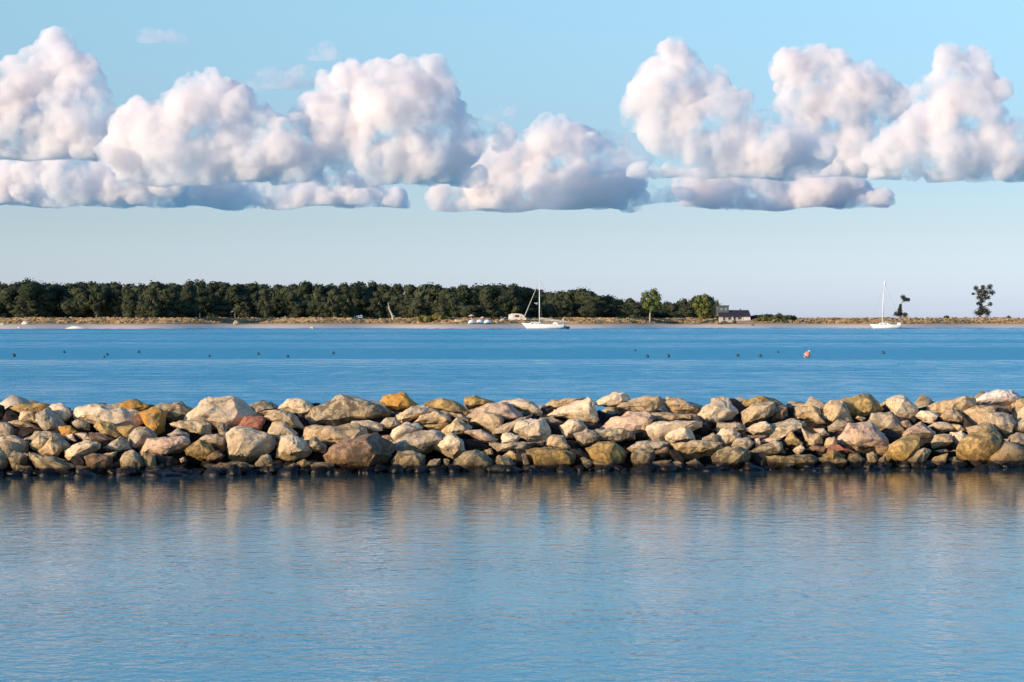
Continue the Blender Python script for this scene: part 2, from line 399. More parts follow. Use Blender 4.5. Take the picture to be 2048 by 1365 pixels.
R5 = """108,240 150,198 250,198 240,310 345,380 300,402 130,402 78,380 68,340|t
208,250 260,188 420,138 500,148 585,210 603,270 560,312 480,314 330,332 250,302|y
130,422 220,368 290,378 332,430 260,472 150,462|g
0,300 40,328 112,402 30,392 -60,340|t
598,262 680,198 712,290 620,305|d
668,190 750,153 830,158 932,240 932,310 900,372 820,352 740,322 700,250|p
505,372 540,308 690,303 740,370 812,470 780,502 600,472 590,422|g
238,562 330,408 490,398 570,438 652,540 652,600 600,642 420,647 330,612|k
738,392 850,373 892,430 850,462 790,422|t
588,472 700,468 792,520 680,592 640,532|d
798,522 860,448 970,388 1042,430 1092,490 1040,532 940,512 840,532|k
648,692 700,598 820,523 950,518 952,590 880,642 770,772 720,742|y
938,262 1020,248 1012,302 950,302|d
1008,292 1070,228 1280,188 1350,158 1442,180 1440,242 1350,252 1240,350 1150,332|t
938,332 980,288 1090,293 1122,330 1070,402 1000,372|p
1138,335 1250,258 1352,330 1342,392 1200,372|t
1458,192 1520,138 1680,98 1790,93 1852,150 1872,182 1800,232 1600,227 1520,242|W
1345,300 1420,250 1520,240 1648,243 1600,332 1500,387 1430,372|t
1640,242 1790,238 1792,290 1700,312|b
1798,272 1850,198 1940,168 1962,300 1830,314|t
1588,402 1620,318 1720,308 1790,338 1827,400 1800,472 1740,517 1650,452|g
1048,432 1120,388 1220,398 1282,450 1180,477|p
1228,402 1330,418 1382,470 1290,452|t
1398,432 1600,398 1702,520 1650,522 1430,502|t
1068,572 1120,508 1240,498 1252,560 1200,602 1100,622|t
1248,482 1340,468 1412,530 1380,602 1290,582|p
1318,640 1370,558 1440,498 1620,498 1702,560 1733,640 1722,722 1600,762 1440,752 1370,742|y
1778,522 1850,488 1950,498 1962,602 1880,612 1800,582|g
1828,432 1900,358 1960,348 1962,472 1840,467|g
1818,672 1880,653 1960,668 1962,742 1840,747|g
848,742 930,658 1010,633 1052,660 980,742 900,782|g
1028,782 1100,708 1202,680 1180,752 1070,802|t
1088,642 1200,633 1222,655 1130,662|g
1238,652 1300,638 1312,662|g
1223,737 1270,708 1312,720 1300,747|g
1198,772 1250,753 1282,782|g
1678,762 1800,748 1817,777 1700,782|p
98,592 120,543 180,523 217,560 200,592 120,622|t
113,652 200,588 392,665 300,672 170,655|r
-62,602 -40,500 60,488 72,580 0,602|t
0,445 90,448 132,500 70,522|p
-75,642 0,598 100,608 102,660 0,652|b
-5,732 90,708 280,738 272,792 130,794|m
88,692 180,648 272,700 200,732 110,712|y
298,782 330,688 400,678 452,730 402,782|m
438,757 520,738 552,780 470,782|g
478,682 540,668 572,715 500,702|t
573,742 640,698 652,720 590,752|g
613,772 650,743 702,770|g
1728,542 1775,540 1770,580|g
1478,772 1522,763 1500,792|g
400,330 470,350 440,375 385,350|t
560,600 680,610 650,690 580,670|b
960,545 1070,540 1060,620 1000,620|d
1350,335 1430,395 1480,410 1410,470 1370,440|d
780,770 870,700 900,790 800,800|d
1735,590 1800,600 1820,760 1740,740|d"""
ROWBASE = lambda px: 955 - 17.0 * px / 2048                # the waterline of the pile drifts nearer on the left
def front_depth(px): return F * H / (ROWBASE(px) - 3 - YH)
PILE_RISE, PILE_RUN = 1.06, 2.3
def slope_depth(px, py):
    """distance of the pile's sloping face where the photograph shows it"""
    D0 = front_depth(px); k = (py - YH) / F
    # z = rise/run*(D-D0) ; z = H - k*D
    s = PILE_RISE / PILE_RUN
    return (H + s * D0) / (s + k)
bw = bpy.data.objects.new('breakwater', None); link(bw)
bw.location = (0, slope_depth(1024, 870), 0)
tag(bw, 'long low breakwater of piled boulders crossing the whole view between calm and open water', 'breakwater')
def stone(outline_px, code, seed, depth_add=0.0, name='boulder'):
    rnd = random.Random(seed)
    cx = sum(p[0] for p in outline_px) / len(outline_px); cy = sum(p[1] for p in outline_px) / len(outline_px)
    w = max(p[0] for p in outline_px) - min(p[0] for p in outline_px); h = max(p[1] for p in outline_px) - min(p[1] for p in outline_px)
    D = slope_depth(cx, min(cy, ROWBASE(cx) - 6)) + depth_add
    mpp = D / F
    T = mpp * (.78 * min(w, h) + .25 * max(w, h)) * rnd.uniform(.9, 1.15)
    D += T * .12
    c = at(cx, cy, D)
    prof = [(p[0] - cx, -(p[1] - cy)) for p in outline_px]
    pts = []
    kx, kz = rnd.uniform(-.16, .16) * w, rnd.uniform(-.05, .22) * h
    for x, z in prof:
        pts.append((x * mpp, rnd.uniform(-.12, .12) * T, z * mpp))
        s = rnd.uniform(.52, .82); pts.append(((x * s + kx * .5) * mpp, -T * rnd.uniform(.34, .56), (z * s + kz * .5) * mpp))
        s = rnd.uniform(.5, .8); pts.append((x * s * mpp, T * rnd.uniform(.3, .6), z * s * mpp))
    pts.append((kx * mpp, -T * .62, kz * mpp))
    bm = bmesh.new()
    for p in pts: bm.verts.new(p)
    r = bmesh.ops.convex_hull(bm, input=bm.verts)
    bmesh.ops.delete(bm, geom=list(set(g for g in r['geom_interior'] + r['geom_unused'] if isinstance(g, bmesh.types.BMVert))), context='VERTS')
    big = max(w, h)
    cuts = 2 if big < 45 else 3
    bmesh.ops.triangulate(bm, faces=bm.faces)
    bmesh.ops.subdivide_edges(bm, edges=bm.edges, cuts=1, use_grid_fill=True)
    bmesh.ops.smooth_vert(bm, verts=bm.verts, factor=.04, use_axis_x=True, use_axis_y=True, use_axis_z=True)
    bmesh.ops.subdivide_edges(bm, edges=bm.edges, cuts=cuts, use_grid_fill=True)
    bmesh.ops.smooth_vert(bm, verts=bm.verts, factor=.15, use_axis_x=True, use_axis_y=True, use_axis_z=True)
    bmesh.ops.triangulate(bm, faces=bm.faces)
    size = big * mpp; o = Vector((seed * 3.1, seed * 1.7, 0))
    bm.normal_update()
    for v in bm.verts:
        q = v.co / size
        a = noise.noise(q * 2.6 + o) * .05 + noise.noise(q * 6 + o) * .035 + abs(noise.noise(q * 11 + o)) * -.03 + noise.noise(q * 22 + o) * .008
        v.co += v.normal * size * a
    xs = [v.co.x for v in bm.verts]; zs = [v.co.z for v in bm.verts]     # keep the stone's seen width and height after rounding
    px0, px1 = min(p[0] for p in prof) * mpp, max(p[0] for p in prof) * mpp; pz0, pz1 = min(p[1] for p in prof) * mpp, max(p[1] for p in prof) * mpp
    ax, az = (px1 - px0) * 1.15 / (max(xs) - min(xs)), (pz1 - pz0) * 1.15 / (max(zs) - min(zs))
    for v in bm.verts:
        v.co.x = (px0 + px1) / 2 + (v.co.x - (max(xs) + min(xs)) / 2) * ax; v.co.z = (pz0 + pz1) / 2 + (v.co.z - (max(zs) + min(zs)) / 2) * az
    me = bpy.data.meshes.new(name); bm.to_mesh(me); bm.free()
    me.polygons.foreach_set('use_smooth', [True] * len(me.polygons)); me.set_sharp_from_angle(angle=math.radians(24))
    me.materials.append(SM[code])
    ob = bpy.data.objects.new(name, me); link(ob, bw); ob.location = c - bw.location
    return ob
NAMED = {('1', 21): 'bright ochre boulder on the crest', ('1', 12): 'small ochre boulder in the face', ('1', 22): 'large ochre orange boulder below the crest',
         ('2', 1): 'rust red boulder', ('2', 15): 'great grey mottled slab like boulder', ('5', 16): 'white pinkish boulder on the crest',
         ('5', 1): 'big rounded golden brown boulder on the crest', ('4', 19): 'bright pale boulder with a dark side', ('2', 20): 'long reddish brown boulder by the water'}
seed = 10
for sec, ox, txt in (('1', 0, R1), ('2', 400, R2), ('3', 800, R3), ('4', 1200, R4), ('5', 1628, R5)):
    for i, row in enumerate(txt.split('\n')):
        pts, code = row.split('|'); seed += 1
        poly = [tuple(map(float, a.split(','))) for a in pts.split()]
        poly = [(ox + x / 4.55, 760 + y / 4.55) for x, y in poly]
        base = max(p[1] for p in poly); wl_ = ROWBASE(poly[0][0])
        if base > wl_ - 24:                                 # stones that stand in the water go on below it
            cxm = sum(p[0] for p in poly) / len(poly)
            ext = [(cxm + (p[0] - cxm) * .8, max(p[1] + 4, wl_ + 6)) for p in poly if p[1] > base - 12]
            poly += ext
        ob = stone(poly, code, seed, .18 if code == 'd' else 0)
        if (sec, i) in NAMED: ob['label'] = NAMED[(sec, i)]
# further stones outside the two sides of the frame and deep between the seen ones
rnd = random.Random(77)
def blob(cx, cy, w, h):
    k = rnd.randint(6, 8); a0 = rnd.uniform(0, 1)
    return [(cx + w / 2 * math.cos((j + a0) / k * 6.283) * rnd.uniform(.8, 1.1), cy + h / 2 * math.sin((j + a0) / k * 6.283) * rnd.uniform(.8, 1.1)) for j in range(k)]
for j in range(46):                                         # stones deeper in the pile, coloured near black as gap shade
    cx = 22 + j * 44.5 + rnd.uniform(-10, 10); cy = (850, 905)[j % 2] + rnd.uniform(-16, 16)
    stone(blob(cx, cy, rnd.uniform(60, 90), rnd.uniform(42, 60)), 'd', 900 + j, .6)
# small rubble, the heart of the pile coloured dark as shade and its continuation past the frame: one piece of stuff
def rubble():
    rnd = random.Random(5)
    V, Fc = icosphere(2); vs, fs, mi = [], [], []
    def add(c, rx, ry, rz, m):
        k = len(vs); o = Vector((rnd.uniform(0, 99), rnd.uniform(0, 99), 0)); R = Matrix.Rotation(rnd.uniform(0, 3), 3, 'Z') @ Matrix.Rotation(rnd.uniform(-.5, .5), 3, 'X')
        for v in V:
            s = 1 + noise.noise(Vector(v) * 1.3 + o) * .55 + noise.noise(Vector(v) * 3 + o) * .15
            q = R @ Vector((v[0] * rx * s, v[1] * ry * s, v[2] * rz * s)); vs.append(tuple(c + q))
        fs.extend([[a + k for a in f] for f in Fc]); mi.extend([m] * len(Fc))
    s = PILE_RISE / PILE_RUN
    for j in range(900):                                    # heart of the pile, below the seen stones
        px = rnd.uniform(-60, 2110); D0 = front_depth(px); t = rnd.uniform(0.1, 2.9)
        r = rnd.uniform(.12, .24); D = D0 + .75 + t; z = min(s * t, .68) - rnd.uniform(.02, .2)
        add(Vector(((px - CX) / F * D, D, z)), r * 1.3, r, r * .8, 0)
    for j in range(420):                                    # weed covered stones at the water's edge
        px = rnd.uniform(-60, 2110); D = front_depth(px) + rnd.uniform(-.12, .35); r = rnd.uniform(.04, .12)
        if rnd.random() < .12: D -= rnd.uniform(.1, .4); r *= 1.3
        add(Vector(((px - CX) / F * D, D, rnd.uniform(-.06, .03))), r * 1.5, r, r * .8, rnd.choice((0, 0, 1, 2)))
    for j in range(900):                                    # the pile goes on to left and right and has a back
        side = rnd.choice((-1, 1, 0)); x = (rnd.uniform(7.6, 34) * side) if side else rnd.uniform(-9, 9)
        t = rnd.uniform(0, 5.2) if side else rnd.uniform(2.9, 5.2)
        z = s * min(t, max(0, 5.2 - t)) * (1 if side else .8) ; r = rnd.uniform(.18, .36)
        px = CX + x / 35 * F; D = front_depth(min(max(px, -600), 2600)) + t
        add(Vector((x, D, min(z, .8) - .1)), r * 1.3, r, r * .9, rnd.choice((2, 3, 3, 4)))
    me = mesh_from('rubble_fill', vs, fs, None, True)
    for c in 'dbmtp': me.materials.append(SM[c])
    me.polygons.foreach_set('material_index', mi)
    ob = bpy.data.objects.new('rubble_fill', me); link(ob, bw); ob.location = -bw.location
    ob['kind'] = 'stuff'; ob['label'] = 'small rubble filling the gaps between the boulders, coloured dark for shade'
rubble()
# ---------------------------------------------------------------- water
def water_material():
    m, n, l = new_mat('sea_water')
    out = n.new('ShaderNodeOutputMaterial'); b = n.new('ShaderNodeBsdfPrincipled'); l.new(b.outputs[0], out.inputs[0])
    b.inputs['Base Color'].default_value = (.010, .095, .20, 1); b.inputs['IOR'].default_value = 1.33
    geo = n.new('ShaderNodeNewGeometry'); sx = n.new('ShaderNodeSeparateXYZ'); l.new(geo.outputs['Position'], sx.inputs[0])
    def math_(op, a, b_=None, c=None):
        k = n.new('ShaderNodeMath'); k.operation = op
        for i, v in enumerate((a, b_, c)):
            if v is None: continue
            if hasattr(v, 'is_output'): l.new(v, k.inputs[i])
            else: k.inputs[i].default_value = v
        return k.outputs[0]
    def vec(sxx, syy):
        v = n.new('ShaderNodeVectorMath'); v.operation = 'MULTIPLY'; v.inputs[1].default_value = (sxx, syy, 0); l.new(geo.outputs['Position'], v.inputs[0]); return v.outputs[0]
    Y = sx.outputs['Y']
    openw = n.new('ShaderNodeMapRange'); openw.inputs['From Min'].default_value = 36.5; openw.inputs['From Max'].default_value = 39; l.new(Y, openw.inputs['Value'])
    # wind lanes: long streaks lying across the view, their spacing grows with distance
    lg = math_('LOGARITHM', math_('MAXIMUM', Y, 1.0), 2.718)
    cx = n.new('ShaderNodeCombineXYZ'); l.new(math_('MULTIPLY', sx.outputs['X'], .012), cx.inputs[0]); l.new(math_('MULTIPLY', lg, 7.0), cx.inputs[1])
    lanes = noise_tex(n, l, cx.outputs[0], 1.0, 5, .62)
    cf = n.new('ShaderNodeCombineXYZ'); l.new(math_('MULTIPLY', sx.outputs['X'], .22), cf.inputs[0]); l.new(math_('MULTIPLY', lg, 60.0), cf.inputs[1])
    fine = noise_tex(n, l, cf.outputs[0], 1.0, 4, .65)
    chop = noise_tex(n, l, vec(.9, .35), 1.0, 3, .6)
    fine_o = math_('MULTIPLY_ADD', fine.outputs['Fac'], .55, math_('MULTIPLY', chop.outputs['Fac'], .45))
    wob = math_('MULTIPLY_ADD', lanes.outputs['Fac'], .2, math_('MULTIPLY_ADD', lg, 1 / 2.4, -4 / 2.4 - .10))
    band = ramp(n, l, wob, [(p, (v, v, v)) for p, v in [(0, .30), (.2, .25), (.275, .45), (.33, .15), (.37, .08), (.40, .95), (.48, .9), (.52, .35), (.60, .3), (.63, .9), (.66, .35), (.78, .3), (.81, .95), (.84, .35), (1, .2)]])
    lsum = math_('MULTIPLY_ADD', fine_o, 1.3, math_('MULTIPLY_ADD', lanes.outputs['Fac'], .5, math_('MULTIPLY', band.outputs[0], .5)))
    lm = math_('MULTIPLY', lsum, .5); lane_r = ramp(n, l, lm, [(.39, (0, 0, 0)), (.60, (1, 1, 1))])
    # calm patches of the harbour
    calm = noise_tex(n, l, vec(.16, .22), 1.0, 2)
    calm_r = ramp(n, l, calm.outputs['Fac'], [(.3, (.55, .55, .55)), (.7, (1.2, 1.2, 1.2))])
    w1 = noise_tex(n, l, vec(2.8, 2.8), 1.0, 3, .5, .3)
    w2 = noise_tex(n, l, vec(8.0, 7.0), 1.0, 3, .55, .2)
    hsum = math_('MULTIPLY_ADD', w2.outputs['Fac'], .85, w1.outputs['Fac'])
    lee = n.new('ShaderNodeMapRange'); lee.inputs['From Min'].default_value = 18; lee.inputs['From Max'].default_value = 31; lee.inputs['To Min'].default_value = .0110; lee.inputs['To Max'].default_value = .0055; l.new(Y, lee.inputs['Value'])
    amp_in = math_('MULTIPLY', calm_r.outputs[0], lee.outputs[0])
    amp_out = math_('MULTIPLY_ADD', lane_r.outputs[0], .09, .05)
    amp = n.new('ShaderNodeMix'); amp.data_type = 'FLOAT'; l.new(openw.outputs[0], amp.inputs[0]); l.new(amp_in, amp.inputs[2]); l.new(amp_out, amp.inputs[3])
    hh = math_('MULTIPLY', hsum, amp.outputs[0])
    bp = n.new('ShaderNodeBump'); bp.inputs['Strength'].default_value = 1; bp.inputs['Distance'].default_value = 1.0
    l.new(hh, bp.inputs['Height']); l.new(bp.outputs[0], b.inputs['Normal'])
    stone_reflection = n.new('ShaderNodeMapRange'); stone_reflection.inputs['From Min'].default_value = 25; stone_reflection.inputs['From Max'].default_value = 34; l.new(Y, stone_reflection.inputs['Value'])
    near_c = mixc(n, l, stone_reflection.outputs[0], (.022, .19, .255), (.022, .045, .048))    # dark reflection of the stones painted into the water colour near their foot
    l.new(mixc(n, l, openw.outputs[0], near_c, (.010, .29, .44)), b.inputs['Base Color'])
    ro = n.new('ShaderNodeMix'); ro.data_type = 'FLOAT'; l.new(openw.outputs[0], ro.inputs[0]); ro.inputs[2].default_value = .03
    l.new(math_('MULTIPLY_ADD', lane_r.outputs[0], .26, .12), ro.inputs[3]); l.new(ro.outputs[0], b.inputs['Roughness'])
    return m
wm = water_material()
def water_grid():
    ys = [-60, 0, 6, 12, 20, 30, 38, 50, 80, 130, 220, 400, 700, 1500, 4000, 12000, 40000]
    vs, fs = [], []
    xs = [-40000, -8000, -1500, -300, -60, -15, 0, 15, 60, 300, 1500, 8000, 40000]
    for y in ys:
        for x in xs: vs.append((x, y, 0))
    nx = len(xs)
    for j in range(len(ys) - 1):
        for i in range(nx - 1):
            a = j * nx + i; fs.append((a, a + 1, a + nx + 1, a + nx))
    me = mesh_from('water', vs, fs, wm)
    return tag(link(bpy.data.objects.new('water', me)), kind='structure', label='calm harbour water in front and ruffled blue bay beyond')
water_grid()
# ---------------------------------------------------------------- the far spit
def simple_mat(name, col, rough=.8, var=.25, scale=1.0, spec=.3, col2=None):
    m, n, l = new_mat(name)
    out = n.new('ShaderNodeOutputMaterial'); b = n.new('ShaderNodeBsdfPrincipled'); l.new(b.outputs[0], out.inputs[0])
    tc = n.new('ShaderNodeTexCoord'); nz = noise_tex(n, l, tc.outputs['Object'], scale, 4, .6)
    c2 = col2 or tuple(x * (1 - var) for x in col)
    r = ramp(n, l, nz.outputs['Fac'], [(.35, c2), (.65, tuple(min(1, x * (1 + var * .5)) for x in col))])
    l.new(r.outputs[0], b.inputs['Base Color']); b.inputs['Roughness'].default_value = rough; b.inputs['Specular IOR Level'].default_value = spec
    return m
def shore_depth(px):
    py = 658.2 - 1.4 * px / 2048 + .5 * math.sin(px / 130) + .35 * math.sin(px / 47 + 1)
    return F * H / (py - YH)
PROFILE = [(-60, -2), (-8, -.35), (0, 0), (5, .42), (12, .95), (20, 1.35), (28, 2.0), (36, 2.62), (60, 2.7), (230, 2.5), (330, 1.2), (380, -1), (460, -3)]
def prof_z(t): return float(np.interp(t, [p[0] for p in PROFILE], [p[1] for p in PROFILE]))
def land_z(x, y):
    px = CX + x / y * F; px = min(max(px, -2500), 4500)
    t = y - shore_depth(px)
    z = prof_z(t)
    if t > 3: z += (noise.noise(Vector((x * .05, y * .08, 0))) * .28 + noise.noise(Vector((x * .2, y * .3, 5))) * .12) * min(1, (t - 3) / 20)
    return z
def ground_mat():
    m, n, l = new_mat('beach_and_dune')
    out = n.new('ShaderNodeOutputMaterial'); b = n.new('ShaderNodeBsdfPrincipled'); l.new(b.outputs[0], out.inputs[0])
    geo = n.new('ShaderNodeNewGeometry'); sx = n.new('ShaderNodeSeparateXYZ'); l.new(geo.outputs['Position'], sx.inputs[0])
    mp = n.new('ShaderNodeVectorMath'); mp.operation = 'MULTIPLY'; mp.inputs[1].default_value = (.12, .35, 1); l.new(geo.outputs['Position'], mp.inputs[0])
    nz = noise_tex(n, l, mp.outputs[0], 1.0, 5, .65)
    ma = n.new('ShaderNodeMath'); ma.operation = 'MULTIPLY_ADD'; ma.inputs[1].default_value = 1.1; l.new(nz.outputs['Fac'], ma.inputs[0]); l.new(sx.outputs['Z'], ma.inputs[2])
    dv = n.new('ShaderNodeMath'); dv.operation = 'MULTIPLY'; dv.inputs[1].default_value = .25; l.new(ma.outputs[0], dv.inputs[0])
    r = ramp(n, l, dv.outputs[0], [(.13, (.22, .19, .19)), (.16, (.60, .50, .46)), (.27, (.66, .52, .42)), (.40, (.62, .45, .29)), (.45, (.36, .24, .11)), (.52, (.46, .32, .16)), (.62, (.30, .19, .075)), (.74, (.58, .42, .23)), (.85, (.40, .27, .12))])
    l.new(r.outputs[0], b.inputs['Base Color']); b.inputs['Roughness'].default_value = .9
    return m
GROUND = ground_mat()
def spit():
    ts = list(range(-60, -10, 12)) + list(range(-8, 64, 2)) + list(range(70, 470, 20))
    pxs = list(np.arange(-2600, 4700, 9.0)); vs, fs = [], []
    for px in pxs:
        D0 = shore_depth(px)
        for t in ts:
            y = D0 + t; x = (px - CX) / F * y; vs.append((x, y, land_z(x, y)))
    n = len(ts)
    for i in range(len(pxs) - 1):
        for j in range(n - 1):
            a = i * n + j; fs.append((a, a + n, a + n + 1, a + 1))
    me = mesh_from('beach', vs, fs, GROUND, True)
    tag(link(bpy.data.objects.new('beach', me)), kind='structure', label='low sandy spit with a brown grass dune behind the beach')
spit()
def on_land(px, t):
    D = shore_depth(px) + t; x = (px - CX) / F * D
    return Vector((x, D, land_z(x, D)))
# dune grass
def grass():
    rnd = random.Random(8); vs, fs = [], []
    for j in range(9000):
        px = rnd.uniform(-120, 2170); t = 20 + abs(rnd.gauss(0, 11))
        if 1436 < px < 1506 and t < 40: continue
        p = on_land(px, t)
        h = rnd.uniform(.15, .42) * (1.4 if rnd.random() < .05 else 1); w = rnd.uniform(.25, .7); a = rnd.uniform(-.9, .9); d = Vector((math.cos(a), math.sin(a), 0)) * w
        k = len(vs); s = rnd.uniform(-.2, .2)
        vs += [p - d, p + d * rnd.uniform(.2, 1), p + d * .7 + Vector((s, 0, h * rnd.uniform(.5, 1))), p - d * .1 + Vector((s, 0, h)), p - d * .8 + Vector((s, 0, h * rnd.uniform(.4, .8)))]
        fs.append(tuple(range(k, k + 5)))
    me = mesh_from('dune_grass', vs, fs, simple_mat('dry_grass', (.33, .225, .125), 1, .4, .15, col2=(.18, .12, .06)))
    tag(link(bpy.data.objects.new('dune_grass', me)), 'dry brown dune grass along the top of the beach', 'grass', kind='stuff')
grass()
# ---------------------------------------------------------------- foliage
def leaf_mat(name, a, b_):
    m, n, l = new_mat(name)
    out = n.new('ShaderNodeOutputMaterial'); b = n.new('ShaderNodeBsdfPrincipled'); l.new(b.outputs[0], out.inputs[0])
    geo = n.new('ShaderNodeNewGeometry'); nz = noise_tex(n, l, geo.outputs['Position'], .16, 3, .6)
    nf = noise_tex(n, l, geo.outputs['Position'], 1.4, 2, .6)
    r = ramp(n, l, nz.outputs['Fac'], [(.36, a), (.64, b_)]); r2 = ramp(n, l, nf.outputs['Fac'], [(.3, (.6, .6, .6)), (.7, (1.25, 1.25, 1.2))])
    l.new(mixc(n, l, 1.0, r.outputs[0], r2.outputs[0], 'MULTIPLY'), b.inputs['Base Color']); b.inputs['Roughness'].default_value = .85
    b.inputs['Specular IOR Level'].default_value = .15
    return m
LEAF_DARK = leaf_mat('dark_leaves', (.028, .038, .02), (.068, .075, .042))
LEAF_BRIGHT = leaf_mat('bright_leaves', (.085, .11, .03), (.125, .145, .04))
LEAF_YELLOW = leaf_mat('yellow_green_leaves', (.11, .12, .035), (.155, .155, .05))
LEAF_OLIVE = leaf_mat('olive_leaves', (.12, .10, .03), (.16, .14, .045))
LEAF_PINE = leaf_mat('pine_needles', (.03, .036, .024), (.055, .06, .04))
BARK = simple_mat('bark', (.12, .09, .065), .9, .3, 3)
BARK_PALE = simple_mat('pale_bark', (.44, .38, .28), .9, .2, 2)
def crown_geometry(lumps, rnd, leaves=80, size=.42, core=.72):
    """lumps: (x, y, z, rx, rz). leaf sized faces scattered through each clump round a rough core"""
    V, Fc = icosphere(2); vs, fs = [], []
    for (x, y, z, rx, rz) in lumps:
        k = len(vs); o = Vector((rnd.uniform(0, 99),) * 3)
        for v in V:
            s = core * (1 + noise.noise(Vector(v) * 1.6 + o) * .45); vs.append((x + v[0] * rx * s, y + v[1] * rx * s, z + v[2] * rz * s))
        fs += [tuple(a + k for a in f) for f in Fc]
        for j in range(leaves):
            d = Vector((rnd.gauss(0, 1), rnd.gauss(0, 1), rnd.gauss(0, 1) + .25)).normalized()
            q = rnd.uniform(.72, 1.12); c = Vector((x + d.x * rx * q, y + d.y * rx * q, z + d.z * rz * q))
            t1 = d.cross(Vector((rnd.gauss(0, 1), rnd.gauss(0, 1), rnd.gauss(0, 1)))).normalized(); t2 = (d.cross(t1) + d * rnd.uniform(-.5, .5)).normalized()
            s = size * rnd.uniform(.55, 1.25); k = len(vs)
            vs += [c + t1 * s, c + t2 * s * .6, c - t1 * s * .9, c - t2 * s * .7]; fs.append((k, k + 1, k + 2, k + 3))
    return vs, fs
def tube(pts, radii, seg=7):
    vs, fs = [], []
    for i, (p, r) in enumerate(zip(pts, radii)):
        p = Vector(p); d = (Vector(pts[min(i + 1, len(pts) - 1)]) - Vector(pts[max(i - 1, 0)])).normalized()
        a = d.cross(Vector((0, 1, 0.01)) if abs(d.y) < .9 else Vector((1, 0, 0))).normalized(); b = d.cross(a)
        for j in range(seg):
            t = j / seg * 2 * math.pi; vs.append(p + (a * math.cos(t) + b * math.sin(t)) * r)
    for i in range(len(pts) - 1):
        for j in range(seg):
            q = i * seg + j; w = i * seg + (j + 1) % seg; fs.append((q, w, w + seg, q + seg))
    fs.append(tuple(range(seg))[::-1]); fs.append(tuple(range(len(vs) - seg, len(vs))))
    return vs, fs
def join(parts):
    vs, fs = [], []
    for v, f in parts:
        k = len(vs); vs += list(v); fs += [tuple(a + k for a in q) for q in f]
    return vs, fs
def part(name, parent, vs, fs, mat, smooth=False, label=None):
    o = bpy.data.objects.new(name, mesh_from(name, vs, fs, mat, smooth)); link(o, parent)
    if label: o['label'] = label
    return o
def thing(name, loc, label, cat, group=None, rz=0):
    o = bpy.data.objects.new(name, None); link(o); o.location = loc; o.rotation_euler = (0, 0, rz)
    return tag(o, label, cat, group)
TOP = [(-300,566),(0,567),(40,562),(85,561),(110,565),(135,568),(160,560),(185,561),(228,561),(255,566),(300,564),(330,566),(360,562),(408,558),(430,562),(480,564),(505,564),(545,569),(570,565),(590,564),(618,560),(650,566),(690,565),(730,561),(745,561),(765,568),(800,564),(830,566),(880,569),(893,575),(930,568),(950,573),(985,567),(1010,569),(1045,569),(1070,578),(1095,580),(1110,588),(1125,583),(1150,577),(1170,580),(1185,593),(1200,587),(1215,592),(1228,603),(1235,598),(1250,597),(1278,601),(1330,607),(1345,608),(1360,604),(1385,600),(1395,592),(1415,594),(1430,600)]
def top_y(px): return float(np.interp(px, [p[0] for p in TOP], [p[1] for p in TOP]))
def tree_lumps(h, w, rnd, n=11, low=.16):
    L = []
    for j in range(n):
        z = h * rnd.uniform(low, .86); env = math.sin(math.pi * min(1, max(.12, (z / h - .05) / .98)) ** .8)
        a = rnd.uniform(0, 6.283); r = w * .5 * rnd.uniform(.2, .72) * env
        s = w * rnd.uniform(.18, .30); L.append((math.cos(a) * r, math.sin(a) * r, z, s, s * rnd.uniform(.75, 1.0)))
    L.append((0, 0, h * .86, w * .24, h * .13))
    return L
# the wood behind its first row: a mass nobody could count
def wood():
    rnd = random.Random(21); parts = []
    for row, (t, dpx, lowr) in enumerate(((95, 26, 2), (135, 30, 0))):
        px = -260
        while px < 1428:
            p = on_land(px, t); D = p.y
            want = H + (YH - top_y(px) - lowr * 0 + rnd.uniform(-2.5, 3.5) - row * 1.5) / F * D
            h = want - p.z; w = rnd.uniform(7, 10) * (1 if h > 7 else .75)
            L = tree_lumps(h * .97, w, rnd, 9, .25)
            L += [(rnd.uniform(-2, 2), rnd.uniform(-1, 1), rnd.uniform(.6, 3.2), rnd.uniform(1.4, 2.2), 1.6) for _ in range(4)]
            v, f = crown_geometry(L, rnd, 46, .5)
            parts.append(([Vector(q) + p for q in v], f)); px += dpx * rnd.uniform(.75, 1.15)
    vs, fs = join(parts)
    me = mesh_from('wood', vs, fs, LEAF_DARK)
    tag(link(bpy.data.objects.new('wood', me)), 'dark green wood filling the spit behind its first row of trees', 'wood', kind='stuff')
wood()
